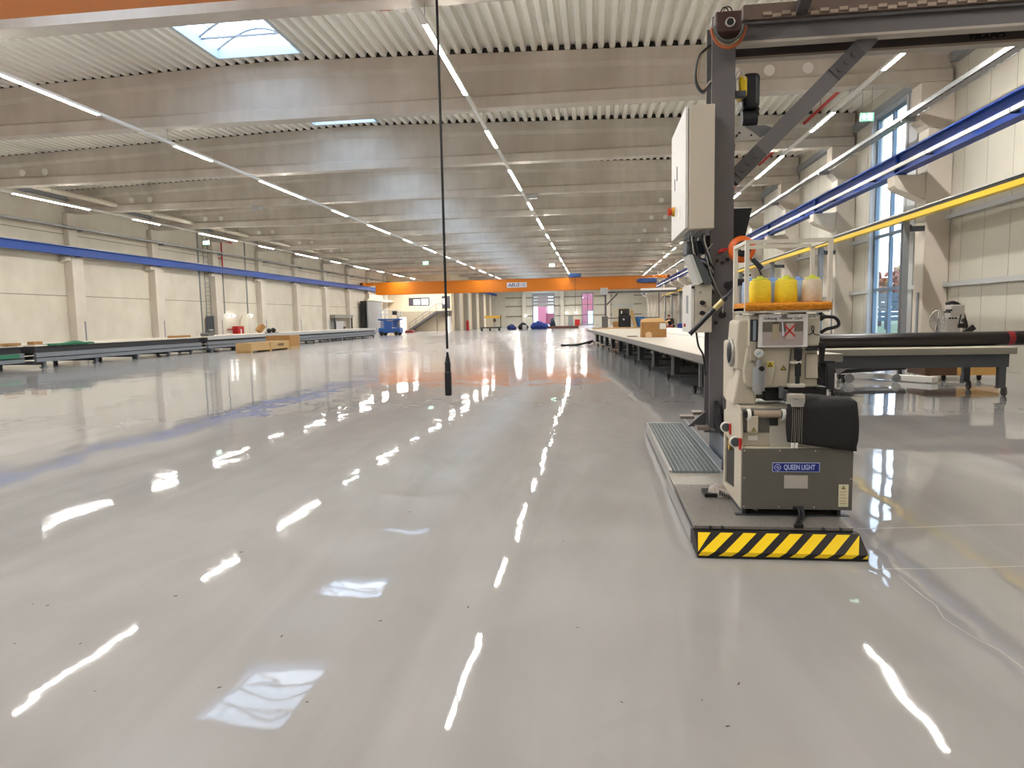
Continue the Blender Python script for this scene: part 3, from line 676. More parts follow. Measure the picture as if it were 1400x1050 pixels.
# chain hoist with yellow cover
t = thing('chain_hoist', 'black and yellow chain hoist on a pale bracket beside the upright', 'hoist', (1.55, 7.3, 3.45))
a = at(1003, 172, 7.2); b = at(1052, 196, 7.2)
P = [at(x, y, 7.2) for x, y in ((1003.5, 173), (1040, 171), (1055, 179), (1036, 190), (1003.5, 193))]
MB().prism(P, (0, .02, 0)).build('bracket', mat('bracket_white', 'd2cdc4', .5), t)
P = [at(x, y, 7.19) for x, y in ((1018, 172), (1046, 171), (1060, 176), (1040, 188), (1030, 179))]
MB().prism(P, (0, .008, 0)).build('shade_plate', mat('bracket_grey', '6f7071', .5), t)
m = MB()
for x, y in ((1007, 186), (1011, 182), (1027, 185)): q = at(x, y, 7.2); m.cyl(q, q-Vector((0, .012, 0)), .009, 10)
m.build('bolt', BLK, t)
q0, q1 = at(1021, 172, 7.25), at(1021, 108, 7.25)
m = MB(); c = at(1022, 163, 7.25); m.cyl(c-Vector((.06, 0, 0)), c+Vector((.085, 0, 0)), .085, 24); m.build('motor', mat('hoist_black', '26282b', .5), t)
m = MB(); c = at(1024, 130, 7.25); m.rbox(c.x-.08, c.x+.09, 7.14, 7.4, c.z-.16, c.z+.19, .05, seg=3); m.build('housing', BLKP, t)
m = MB(); c = at(1012, 122, 7.2); m.rbox(c.x-.03, c.x+.05, 7.1, 7.3, c.z-.1, c.z+.1, .025); m.build('cover', YEL, t)
m = MB(); c = at(1034, 121, 7.25)
for dz in (0, -.2): m.cyl(c+Vector((-.02, 0, dz)), c+Vector((.03, 0, dz)), .018, 10)
m.build('cover_knob', BLK, t)

# ------------------------------------------------------------------ platform
t = thing('machine_platform', 'low steel trolley platform with grating under the sewing machine', 'platform', (1.2, 7, 0))
m = MB(); m.box(.68, 1.70, 4.66, 5.82, .03, .14); m.build('front_chassis', mat('chassis_blue_grey', '6c737c', .5), t)
TREAD = mat('tread_plate', '8f8a84', .4, .35, noise=.25, nscale=90, bump=.003)
m = MB(); m.box(.67, 1.71, 4.64, 5.8, .14, .16); m.build('tread_plate', TREAD, t)
m = MB(); m.box(.68, 1.19, 5.82, 6.38, .03, .125); m.build('step_plate', mat('step_plate_light', 'b5b0a6', .4, .35, noise=.2, nscale=60), t)
m = MB(); m.box(.69, .72, 6.38, 9.3, .03, .15); m.box(1.16, 1.19, 6.38, 9.3, .03, .15); m.box(.72, 1.16, 9.26, 9.3, .03, .15)
m.build('grating_frame', ALU, t)
m = MB(); y = 6.4
while y < 9.26: m.box(.72, 1.16, y, y+.011, .115, .15); y += .05
x = .74
while x < 1.16: m.box(x, x+.01, 6.38, 9.26, .12, .149); x += .042
m.build('grating', mat('grating_steel', '9aa3a3', .45, .4), t)
m = MB(); m.box(.72, 1.16, 6.38, 9.26, .03, .035); m.build('grating_tray', DKG, t)
m = MB(); m.bar((1.175, 6.4, .19), (1.175, 9.3, .19), .012, .09); m.build('kick_plate', mat('kick_plate', '8a9095', .4, .4), t)
m = MB(); m.box(.655, .67, 4.7, 6.3, .02, .12); m.build('side_skirt', ALU, t)
for y in (4.95, 5.6, 6.6, 8.9):
    m = MB(); m.cyl((.9, y, .045), (1.0, y, .045), .043, 14); m.build('castor', BLK, t)
m = MB()
for x in (.78, .86, 1.52, 1.63): m.cyl((x, 4.635, .15), (x, 4.66, .15), .012, 8)
m.build('bolt', DKG, t)
# striped bumper
BX0, BX1 = .665, 1.735
t = thing('striped_bumper', 'yellow and black striped wedge bumper on the floor before the machine', 'bumper', (1.2, 4.5, 0))
prof = [(4.66, .004), (4.445, .004), (4.44, .045), (4.60, .135), (4.66, .135)]
m = MB()
m.loft([[(x, y, z) for y, z in prof] for x in (BX0, BX1)]); m.build('wedge_body', mat('bumper_black', '19181a', .45), t)
m = MB()
def wedge_pt(x, s):       # s 0 = bottom front edge, 1 = upper edge, along the sloped and lower vertical faces
    if s < .25: k = s/.25; y, z = 4.4395+.0*k, .010+.035*k
    else: k = (s-.25)/.75; y, z = 4.44+.16*k, .045+.09*k
    return Vector((x, y-.0015, z+.0015))
for i in range(-1, 8):
    x0 = BX0-.03+i*.15; sh = .215; wd = .085
    for s0, s1 in ((.06, .25), (.25, .95)):
        q = []
        pts = [(x0+sh*s0, s0), (x0+sh*s0+wd, s0), (x0+sh*s1+wd, s1), (x0+sh*s1, s1)]
        q = [wedge_pt(min(max(x, BX0+.004), BX1-.004), s) for x, s in pts]
        if (q[1]-q[0]).length > .004 or (q[2]-q[3]).length > .004: m.add(q, [(0, 1, 2, 3)])
m.build('yellow_stripe', mat('stripe_yellow', 'f2cc12', .45), t)
# pedal
c = at(979, 668, 5.55)
t = thing('foot_pedal', 'small ribbed metal foot pedal lying on the tread plate', 'pedal', (c.x, 5.5, .16))
m = MB(); R = []
for s in range(9):
    a = s/8; R.append([(c.x-.085+.02*a, 5.38+.03*a, .162), (c.x+.085*0-.0+.0, 5.38, .162)])
m.prism([(c.x-.1, 5.42, .162), (c.x+.1, 5.33, .162), (c.x+.08, 5.36, .21), (c.x-.03, 5.43, .245), (c.x-.075, 5.46, .2)], (.03, .13, 0)); m.build('pedal_plate', mat('pedal_metal', '94897f', .45, .5, noise=.3, nscale=40, stretch=(1, .1, 1)), t)
m = MB(); m.box(c.x-.115, c.x-.02, 5.38, 5.56, .162, .19); m.build('pedal_base', BLK, t)
m = MB()
for i in range(5): m.bar((c.x-.01+.018*i, 5.335, .20-.006*i), (c.x+.02+.018*i, 5.50, .225-.006*i), .006, .02)
m.build('rib', DKG, t)

# ------------------------------------------------------------------ sewing machine
YM = 4.9
t = thing('sewing_machine', 'large cream industrial sewing machine with olive front panel', 'sewing machine', (1.4, 5.2, .16))
def pb(x0, y0, x1, y1, Y, d, b=.006, mb=None):       # block whose front face covers this rectangle on plane Y
    mb = mb or MB(); xm, ym = (x0+x1)/2, (y0+y1)/2
    X0, X1 = at(x0, ym, Y).x, at(x1, ym, Y).x; Z1, Z0 = at(xm, y0, Y).z, at(xm, y1, Y).z
    return mb.rbox(X0, X1, Y, Y+d, Z0, Z1, b)
def pp(pts, Y, d, mb=None):
    mb = mb or MB(); return mb.prism([at(x, y, Y) for x, y in pts], (0, d, 0))
# base frame
m = MB(); m.box(1.05, 1.075, 4.92, 5.5, .165, .23); m.box(1.70, 1.725, 4.92, 5.5, .165, .23); m.box(1.075, 1.70, 5.3, 5.33, .165, .23); m.box(1.0, 1.78, 4.9, 4.925+.02, .161, .168)
m.build('base_frame', DKG, t)
m = MB(); m.bar((1.11, 5.0, .2), (1.17, 4.98, .175), .03, .006); m.build('label_tag', WHITE, t)
# lower cabinet
m = MB(); m.rbox(1.045, 1.79, 4.895, 5.54, .225, .66, .008); m.build('cabinet_body', CREAM, t)
m = MB(); m.rbox(1.035, 1.785, 4.875, 4.893, .215, .652, .004); op = m.build('front_panel', OLIVE, t)
m = MB()
for x in (1.05, 1.29, 1.53):
    for z in (.638, .235): m.cyl((x, 4.875, z), (x, 4.871, z), .005, 8)
for x in (1.05, 1.772): m.cyl((x, 4.875, .44), (x, 4.871, .44), .005, 8)
m.build('screw', ALU, op)
# left side plate with a dark opening
XS = 1.03
def sp(y, z): return (XS, y, z)
m = MB()
m.prism([sp(4.89, .215), sp(5.12, .215), sp(5.12, .66), sp(4.89, .66)], (.014, 0, 0))
m.prism([sp(5.12, .215), sp(5.54, .215), sp(5.54, .26), sp(5.12, .30)], (.014, 0, 0))
m.prism([sp(5.48, .26), sp(5.54, .26), sp(5.54, .66), sp(5.48, .66)], (.014, 0, 0))
m.prism([sp(5.12, .60), sp(5.48, .66), sp(5.12, .66)], (.014, 0, 0))
m.prism([sp(4.89, .66), sp(5.54, .66), sp(5.54, .84), sp(5.12, .945), sp(5.02, .945), sp(4.93, .90)], (.014, 0, 0))
m.build('side_plate', CREAM, t)
m = MB(); m.box(1.0445, 1.046, 5.12, 5.48, .27, .655); m.build('opening', mat('opening_dark', '2a2724', .7), t)
MB().cyl((1.028, 5.33, .60), (1.045, 5.33, .60), .045, 14).build('belt_guard', mat('guard_ochre', '9a7a2a', .5), t)
# bed / upper front
m = MB(); m.rbox(1.045, 1.79, 4.94, 5.54, .66, .755, .006); m.build('bed_front', CREAM, t)
m = MB(); m.prism([(1.045, 4.99, .755), (1.045, 5.54, .755), (1.045, 5.54, .93), (1.045, 5.12, .945), (1.045, 4.99, .93)], (.74, 0, 0)); m.build('bed', CREAM, t)
m = MB(); pb(1053, 572, 1090, 611, 4.93, .05, mb=m); m.build('bed_cover', mat('bed_cover_grey', 'b9b4a8', .4), t)
m = MB(); pb(1015, 559, 1088, 599, 4.955, .03, .003, mb=m); m.build('recess', mat('recess_grey', '75726d', .5), t)
m = MB(); a, b = at(1030, 566, 4.93), at(1067, 566, 4.93); m.cyl(a, b, .028, 18); m.build('roller', mat('roller_tan', 'b4a391', .35, .3), t)
m = MB(); a2, b2 = at(1018, 566, 4.93), at(1076, 566, 4.93); m.cyl(a2, a, .024, 16); m.cyl(b, b2, .024, 16); m.build('roller_shaft', BLKP, t)
m = MB()
for x in (1023.5, 1071): q = at(x, 567, 4.93); m.cyl(q-Vector((.011, 0, 0)), q+Vector((.011, 0, 0)), .042, 18)
m.build('roller_flange', WHITE, t)
m = MB(); pb(1023, 569, 1037, 592, 4.90, .05, .008, mb=m); bc = m.build('roller_bracket', CREAM, t)
def warn(parent, x, y, Y, s=.022):
    c = at(x, y, Y)
    m = MB(); m.box(c.x-s*.8, c.x+s*.8, c.y-.003, c.y, c.z-s*.75, c.z+s*.75); lab = m.build('warning_label', mat('label_yellow', 'd9c24a', .5), parent)
    return lab
def warn_tri(parent, x, y, Y, s=.016):
    c = at(x, y, Y); m = MB(); o = Vector((0, -.0045, 0))
    m.prism([c+o+Vector((-s, 0, -s*.8)), c+o+Vector((s, 0, -s*.8)), c+o+Vector((0, 0, s))], (0, .002, 0), 0)
    m.prism([c+o+Vector((-s*.55, -.001, -s*.55)), c+o+Vector((s*.55, -.001, -s*.55)), c+o+Vector((0, -.001, s*.55))], (0, .001, 0), 1)
    m.prism([c+o+Vector((-s*.1, -.002, -s*.4)), c+o+Vector((s*.1, -.002, -s*.4)), c+o+Vector((s*.1, -.002, s*.2)), c+o+Vector((-s*.1, -.002, s*.2))], (0, .001, 0), 0)
    m.build('warning_sign', [BLK, mat('label_yellow', 'd9c24a', .5)], parent)
warn_tri(t, 1030.5, 587, 4.90)
m = MB(); pb(1023, 596, 1036, 602, 4.937, .003, .0005, mb=m); m.build('label_plate', WHITE, t)
m = MB(); pb(1053, 571, 1064, 582, 4.92, .02, .003, mb=m); m.build('switch', BLK, t)
# valves on the left side
for (x, y, Y) in ((984, 584, 5.3), (1002, 604, 4.95)):
    c = at(x, y, Y); c2 = Vector((XS-.03, c.y, c.z))
    v = MB(); v.cyl(c2+Vector((0, -.0, 0)), (XS, c.y, c.z), .014, 10); v.lathe(c2, [(.04, -.012), (.04, .012)], 20, axis=(0, 1, 0)); v = v.build('pressure_gauge', WHITE, t)
    MB().lathe(c2+Vector((0, -.013, 0)), [(.032, 0), (.032, .002)], 18, axis=(0, -1, 0)).build('dial', mat('dial_pale', 'aeb7b8' if Y < 5 else '4b5658', .3), v)
    m = MB(); q = Vector((XS-.004, c.y-.02, c.z-.005)); m.rbox(q.x-.008, q.x+.012, q.y-.04, q.y, q.z-.045, q.z+.04, .005); m.build('valve_handle', RED, t)
# post and arm
m = MB(); m.prism([(1.06, 5.1, .93), (1.06, 5.5, .93), (1.06, 5.5, 1.36), (1.06, 5.25, 1.36), (1.06, 5.14, 1.1)], (.1, 0, 0))
m.rbox(1.03, 1.2, 5.2, 5.6, .93, 1.4, .02); m.build('arm_post', CREAM, t)
m = MB(); pp(((1001, 553), (1011, 505), (1018, 500), (1034, 508), (1034, 553)), 5.06, .3, m); m.build('post_cover', CREAM, t, bevel=.012)
m = MB(); pp(((1007, 505), (1006.5, 470), (1009, 440), (1013, 437.5), (1022, 437.5), (1024, 443), (1024, 500), (1016, 507)), 5.05, .32, m); m.build('pulley_cover', CREAM, t, bevel=.02)
c = at(1006.5, 482, 5.2)
m = MB(); m.lathe((c.x-.02, 5.2, c.z), [(.03, .04), (.03, .01), (.095, .008), (.105, -.004), (.105, -.022), (.095, -.03)], 32, axis=(1, 0, 0)); m.build('handwheel', mat('handwheel_grey', '9a9790', .35, .3), t)
MB().lathe((c.x-.051, 5.2, c.z), [(.075, 0), (.075, -.004), (.03, -.01)], 28, axis=(1, 0, 0)).build('handwheel_hub', BLK, t)
m = MB(); pb(1024, 430, 1121.5, 474, 5.0, .5, .012, mb=m); m.build('head_upper', CREAM, t)
m = MB(); pp(((1022, 474), (1118, 474), (1119, 529), (1024, 530), (1018, 524), (1016, 508)), 5.02, .5, m); m.build('head_lower', CREAM, t, bevel=.01)
m = MB(); pb(1026, 437, 1036, 467, 4.985, .03, .002, mb=m); m.build('belt_slot', mat('slot_dark', '2e2f33', .5), t)
m = MB(); pb(1030, 438, 1034, 466, 4.975, .02, .004, mb=m); m.build('belt', mat('belt_grey', '7f8894', .5), t)
m = MB(); pp(((1026, 466), (1034, 468), (1035, 494), (1026, 494)), 4.98, .05, m); m.build('lever_cover', mat('lever_cover_grey', '9c9484', .4), t, bevel=.008)
m = MB(); c = at(1038, 483, 4.96); m.lathe(c, [(.03, 0), (.03, .028)], 22, axis=(0, 1, 0)); gg = m.build('pressure_gauge', WHITE, t)
m = MB(); m.lathe(c+Vector((0, -.001, 0)), [(.025, 0), (.025, -.002)], 20, axis=(0, 1, 0)); m.build('dial', mat('dial_light', 'c9d2d2', .3), gg)
m = MB(); m.bar(c+Vector((-.012, -.004, -.008)), c+Vector((.008, -.004, .01)), .003, .003); m.build('needle', BLK, gg)
m = MB(); q = at(1037.5, 517, 4.97); m.cyl(q+Vector((0, 0, -.09)), q+Vector((0, 0, .08)), .042, 20); m.cyl(q+Vector((0, 0, -.115)), q+Vector((0, 0, -.09)), .025, 14); m.cyl(q+Vector((0, 0, .08)), q+Vector((0, 0, .13)), .018, 12)
m.build('air_regulator', mat('regulator_grey', '9fa2a6', .3, .5), t)
m = MB(); q = at(1041, 504, 4.93); m.cyl(q, q-Vector((0, .02, 0)), .018, 12); m.build('regulator_knob', BLK, t)
m = MB(); q = at(1046, 516, 4.95); m.cyl(q+Vector((0, 0, -.07)), q+Vector((0, 0, .03)), .008, 8); m.build('regulator_rod', ALU, t)
m = MB(); pp(((1048, 494), (1059, 494), (1058, 515), (1055, 529), (1044, 529)), 5.0, .02, m); m.build('cover_plate', CREAM, t, bevel=.004)
warn(t, 1053, 498.5, 4.9995, .026); warn_tri(t, 1053, 498.5, 4.997, .017); warn_tri(t, 1071, 503, 5.02, .02)
m = MB(); pp(((1081, 476), (1083, 476), (1078, 529), (1076, 529)), 5.01, .01, m); pb(1102, 483, 1117, 484, 5.012, .01, .001, mb=m); pb(1101, 484, 1102, 517, 5.012, .01, .001, mb=m); pb(1101, 517, 1117, 518, 5.012, .01, .001, mb=m); m.build('panel_joint', mat('joint_dark', '6f6a5f', .6), t)
m = MB(); pb(1088, 476, 1097, 492, 4.96, .05, .006, mb=m); q0, q1 = at(1092, 478, 4.975), at(1090, 526, 4.975); m.cyl(q0, q1, .016, 12); q = at(1091, 505, 4.975); m.cyl(q+Vector((0, 0, -.05)), q+Vector((0, 0, .05)), .022, 12)
m.build('presser_bar', BLK, t)
m = MB(); pb(1082, 494, 1096, 497.5, 4.955, .05, .003, mb=m); pb(1079, 525, 1101, 530, 4.95, .06, .004, mb=m); m.build('guide_bracket', mat('guide_light', 'c9c3b4', .35), t)
m = MB(); pb(1103, 475, 1119, 479.5, 4.98, .05, .003, mb=m); m.build('edge_trim', BLK, t)
for q4, dd in (((1115, 529, 1131, 534), .12), ((1118, 517, 1123, 526), .06), ((1119, 468, 1127, 476), .3)): pb(*q4, 5.0, dd, .004).build('edge_trim', BLK, t)
m = MB(); pp(((1123, 473), (1129, 473), (1127, 493), (1142, 493.5), (1142, 497.5), (1123, 497.5)), 5.05, .06, m); m.build('roll_bracket', BLK, t, bevel=.004)
# under the arm: sewing area
m = MB(); pb(1045, 532, 1080, 548, 5.08, .3, .01, mb=m); m.build('looper_housing', BLKP, t)
m = MB(); pb(1066, 528, 1072, 545, 4.97, .04, .006, mb=m); pb(1071, 533, 1078, 549, 4.98, .04, .008, mb=m); m.build('looper_arm', mat('looper_grey', '6f7276', .35, .5), t)
m = MB(); pb(1078, 539, 1101, 553, 4.85, .06, .008, mb=m); m.build('presser_mount', mat('mount_beige', 'bdb7ac', .35, .3), t)
m = MB(); pb(1082, 545, 1100, 556.5, 4.825, .03, .006, mb=m); m.build('presser_foot', CHROME, t)
# head label strip, bent wire and power lead
m = MB(); pb(1105.5, 430.5, 1120.5, 435.5, 4.997, .004, .0005, mb=m); lb = m.build('label_strip', WHITE, t)
text('lettering', 'ps Nr. 1', .019, BLK, lb, at(1113, 433, 4.996), .0005)
MB().tube([at(x, y, 4.99) for x, y in ((1104, 457.5), (1108, 457), (1111, 454), (1109.5, 449), (1110.5, 446), (1112, 446), (1113, 449), (1112, 454), (1114, 457), (1121, 458))], .0035, 6).build('wire_hook', BLK, t)
MB().tube([at(x, y, 5.1) for x, y in ((1124, 433), (1132, 433), (1141, 434), (1146, 439), (1146, 445), (1139, 448), (1130, 450), (1122, 455))], .0125, 8).build('power_lead', BLK, t)
m = MB(); q = at(1122, 433, 5.1); m.lathe(q, [(.03, -.01), (.03, .01), (.02, .02), (.014, .035)], 14, axis=(1, 0, 0)); m.build('lead_gland', BLK, t)
for dx in (-.012, .012):
    MB().tube([(1.42+dx, 4.87, .228), (1.43+dx, 4.85, .225), (1.43+dx, 4.82, .195), (1.40+dx, 4.76, .17), (1.375+dx, 4.70, .168), (1.36+dx, 4.655, .168)], .011, 8).build('floor_lead', BLK, t)
m = MB(); m.rbox(1.385, 1.455, 4.86, 4.876, .215, .24, .004); m.rbox(1.33, 1.39, 4.63, 4.655, .155, .18, .004); m.build('lead_clamp', BLKP, t)
# name plate, blank plate, warning strip
m = MB(); pb(1056, 632.5, 1121, 645.5, 4.8715, .003, .0006, mb=m); np_ = m.build('name_plate', mat('plate_border', 'b9c3e6', .4), t)
m = MB(); pb(1057, 633.4, 1120, 644.6, 4.870, .002, .0005, mb=m); m.build('plate_field', mat('plate_blue', '12247e', .4), np_)
LT = mat('plate_lettering', 'c3cdf6', .4)
q = at(1093, 639.2, 4.8695); text('lettering', 'QUEEN LIGHT', .05, LT, np_, q, .0007, bold=.0009, sx=.66)
q = at(1063.2, 639, 4.869); m = MB(); n = 20
for i in range(n):
    a0, a1 = 2*PI*i/n, 2*PI*(i+1)/n
    m.bar(q+Vector((.021*math.cos(a0), 0, .021*math.sin(a0))), q+Vector((.021*math.cos(a1), 0, .021*math.sin(a1))), .002, .004)
m.tube([q+Vector((x, 0, z)) for x, z in ((-.012, -.002), (-.006, .006), (.003, .007), (.004, .001), (-.004, -.006), (.002, -.008), (.012, .001))], .0018, 5)
m.build('emblem', LT, np_)
m = MB(); pb(1072, 650, 1104.5, 668, 4.871, .003, .0006, mb=m); m.build('blank_plate', mat('blank_plate', 'b6afa7', .4), t)
m = MB(); pb(1146.5, 662.5, 1160, 693, 4.871, .003, .0006, mb=m); ws = m.build('warning_strip', mat('strip_cream', 'ddd8bb', .5), t)
m = MB()
for i, y in enumerate((672, 676, 680.5, 684.5, 688)): pb(1148.5, y, 1157.5-(i % 2)*2, y+.9, 4.870, .001, .0001, mb=m)
m.build('text_line', mat('strip_text', 'b79f4c', .5), ws)
warn_tri(ws, 1153, 666.5, 4.874, .014)
# thread rack frame
RY0, RY1 = 4.97, 5.36
m = MB()
def post(x, y0, y1, Y, w=.028): q0, q1 = at(x, y0, Y), at(x, y1, Y); m.box(q0.x-w/2, q0.x+w/2, Y, Y+w, q1.z, q0.z)
ZT = at(1070, 327, RY0).z; ZB = at(1070, 425, RY0).z
fl, fr = at(1021, 380, RY0).x, at(1134.5, 380, RY0).x
bl, br = at(1009, 380, RY1).x, fr
for X, Y in ((fl, RY0), (fr, RY0), (fl, RY1), (fr, RY1)): m.box(X-.014, X+.014, Y-.014, Y+.014, ZB, ZT)
m.box(fl, fr, RY0-.012, RY0+.012, ZT-.025, ZT); m.box(fl, fr, RY1-.012, RY1+.012, ZT-.025, ZT)
for X in (fl, fr): m.box(X-.012, X+.012, RY0, RY1, ZT-.024, ZT-.001); m.box(X-.012, X+.012, RY0, RY1, ZB-.0, ZB+.025)
m.box(fl, fr, RY0-.014, RY1+.014, ZB-.012, ZB)
m.build('thread_rack', mat('rack_light_grey', 'd8d2c4', .4), t)
m = MB()
for X in (fl+.16, fl+.4): m.box(X-.03, X+.03, 5.05, 5.3, at(1070, 431, RY0).z, ZB-.012)
m.build('rack_bracket', CREAM, t)
# orange padded tray in the rack
tr = thing('padded_tray', 'orange ribbed cloth padded tray under the thread cones', 'tray', ((fl+fr)/2, 5.17, ZB))
ZS = at(1070, 413.5, RY0).z
def pad():
    m = MB(); n = 44; X0, X1 = fl-.012, fr+.012
    random.seed(5); rings = []
    for i in range(n+1):
        x = X0+(X1-X0)*i/n; w1 = .004*math.sin(i*1.7)+random.uniform(-.003, .003); w2 = .004*math.sin(i*2.3+1)+random.uniform(-.003, .003)
        sag = random.uniform(-.003, .003)
        rings.append([(x, RY0-.02+w1, ZB+.004), (x, RY0-.034+w2, ZB+.014), (x, RY0-.026+w1, ZB+.026), (x, RY0-.036+w2, ZB+.038+sag), (x, RY0-.015, ZS+sag), (x, RY1+.0, ZS), (x, RY1, ZB+.004)])
    return m.loft(rings, smooth=True)
pad().build('pad', mat('pad_orange', 'd98a1f', .85, noise=.35, nscale=40, stretch=(1, 1, 3), bump=.004), tr)

# thread cones
CONEM = {}
def cone(name, px, Yc, r, top, body, cap, label, group):
    c = at(px, 400, Yc); z0 = ZS+.001; h = top-z0
    t = thing('thread_cone', label, 'thread cone', (c.x, Yc, z0), group=group)
    m = MB(); m.lathe((c.x, Yc, z0), [(r*.93, 0), (r*1.0, .006), (r*.99, h*.5), (r*.93, h*.93), (r*.86, h*.97), (r*.5, h*.985)], 32)
    m.build('thread_winding', body, t)
    m = MB(); m.lathe((c.x, Yc, z0+h*.985), [(r*.72, 0), (r*.7, .012), (r*.3, .016), (r*.25, .03)], 24); m.build('cone_cap', cap, t)
YT = mat('thread_yellow', 'f8d730', .6, noise=.16, nscale=30, stretch=(1, 1, 12)); BT = mat('thread_beige', 'dccbb2', .6, noise=.2, nscale=30, stretch=(1, 1, 12)); BL = mat('thread_pale_blue', '9fb9d8', .6, noise=.2, nscale=30, stretch=(1, 1, 12))
CY = mat('cap_lime', 'cfd23a', .5); CB = mat('cap_blue', '6f94cf', .5)
ztc = at(1070, 382, 5.08).z
cone('a', 1039, 5.08, .0765, ztc, YT, CY, 'yellow thread cone at the left end of the padded tray', 'yellow thread cones')
cone('b', 1074.5, 5.08, .078, ztc, YT, CY, 'yellow thread cone in the middle of the padded tray', 'yellow thread cones')
cone('c', 1110, 5.08, .069, ztc-.0, BT, CY, 'beige thread cone at the right end of the padded tray', 'beige thread cones')
cone('d', 1026, 5.26, .062, ztc+.0, BL, CB, 'pale blue thread cone behind the left yellow cone', 'blue thread cones')
cone('e', 1056.5, 5.26, .055, ztc+.0, BL, CB, 'pale blue thread cone between the two yellow cones', 'blue thread cones')
cone('f', 1091, 5.26, .058, ztc+.0, BL, CB, 'pale blue thread cone between the middle yellow and beige cones', 'blue thread cones')
# notice sheet
t = thing('notice_sheet', 'white paper notice with a red cross taped to the machine head', 'notice', tuple(at(1070, 475, 4.985)))
m = MB(); pp(((1038, 429.5), (1105, 429), (1104, 474), (1036, 475)), 4.98, .004, m); m.build('paper', mat('paper_white', 'e2e0de', .5), t)
m = MB(); pb(1042.5, 439.5, 1098, 472, 4.976, .002, .0004, mb=m); ph = m.build('photo_print', mat('photo_grey_pink', 'a89c98', .5), t)
m = MB(); pb(1042.5, 439.5, 1098, 453.5, 4.9745, .001, .0002, mb=m); m.build('dark_area', mat('photo_dark', '6b6459', .5), ph)
m = MB(); pb(1056, 443, 1065, 465, 4.972, .002, .0006, mb=m); m.build('printed_can', mat('photo_can', 'a49a80', .5), ph)
m = MB(); pb(1056.5, 440, 1064.5, 443, 4.972, .002, .0006, mb=m); m.build('printed_lid', mat('photo_lid', '423c36', .5), ph)
m = MB(); pb(1075, 442, 1086, 464, 4.972, .002, .0006, mb=m); m.build('printed_can', mat('photo_can_pale', 'b7a9a2', .5), ph)
m = MB(); pp(((1069, 440), (1070.5, 440), (1072.5, 459), (1069.5, 459)), 4.971, .002, m); m.build('printed_strip', mat('photo_strip', 'cfd3da', .5), ph)
m = MB(); a = [at(x, y, 4.969) for x, y in ((1073, 445), (1087, 460), (1087, 444), (1073, 459))]; m.bar(a[0], a[1], .003, .011); m.bar(a[2], a[3], .003, .011); m.build('red_cross', mat('cross_red', 'c23a3a', .5), ph)
text('lettering', 'Achtung: Vordner Garn', .029, mat('print_dark', '4e4a4c', .6), t, at(1070.5, 435.3, 4.978), .0005, sx=.95)
m = MB(); pb(1069, 430, 1076, 434.5, 4.974, .004, .001, mb=m); m.build('clip', mat('clip_grey', '6b6967', .4), t)

# black fabric piece draped over the bed
t = thing('fabric_piece', 'black thick fabric piece draped over the machine bed', 'fabric', tuple(at(1120, 617, 4.86)))
FAB = mat('black_fabric', '1c1a1b', .8, noise=.2, nscale=60)
m = MB()
front = [(1076, 557, 604), (1084, 556, 605), (1096, 554.5, 607), (1110, 552, 609), (1130, 550.5, 612), (1150, 549.5, 614.5), (1163, 549, 616), (1171, 551, 617)]
rings = []; random.seed(9)
for j in range(10):
    v = j/9; row = []
    for i, (x, ya, yb) in enumerate(front):
        bow = -.018*math.sin(v*PI)*(1 if i > 4 else .4); wav = .006*math.sin(i*1.9+v*3)
        xx = x+(3 if i == 7 else 0)*(v < .8)*math.sin(v*PI)-(2 if i == 0 else 0)*math.sin(v*PI)
        row.append(at(xx, ya+(yb-ya)*v, 4.865+bow*.6+wav*.5))
    rings.append(row)
back = [(1078, 541), (1085, 540), (1096, 539.5), (1105, 539.5), (1120, 540.5), (1135, 543), (1150, 545.5), (1160, 547.5)]
top = []
for v in (1, .75, .5, .25):
    row = []
    for i in range(8):
        a = rings[0][i]; b = at(back[i][0], back[i][1], 5.42)
        p = a+(b-a)*v; row.append(Vector((p.x, p.y, max(p.z, .951)+.012*math.sin(v*PI))))
    top.append(row)
grid = top+rings; nr = len(grid); vs = [p for r in grid for p in r]
m.add(vs, [(r*8+c, r*8+c+1, (r+1)*8+c+1, (r+1)*8+c) for r in range(nr-1) for c in range(7)], 0, True)
fo = m.build('fabric_sheet', FAB, t); so = fo.modifiers.new('thickness', 'SOLIDIFY'); so.thickness = .008; so.offset = 1
for i in range(6):
    x = 1084+i*2.6
    MB().tube([at(x, 557, 4.85), at(x-.6, 580, 4.835), at(x-1.8+(.6*(i % 2)), 606, 4.845)], .0018, 5).build('thread_strand', mat('strand_grey', '8f8a80', .6), t)
m = MB()
for x in (1083.5, 1089): q = at(x, 609, 4.843); m.rbox(q.x-.01, q.x+.01, q.y-.006, q.y+.006, q.z-.02, q.z+.018, .004)
m.build('thread_end', WHITE, t)

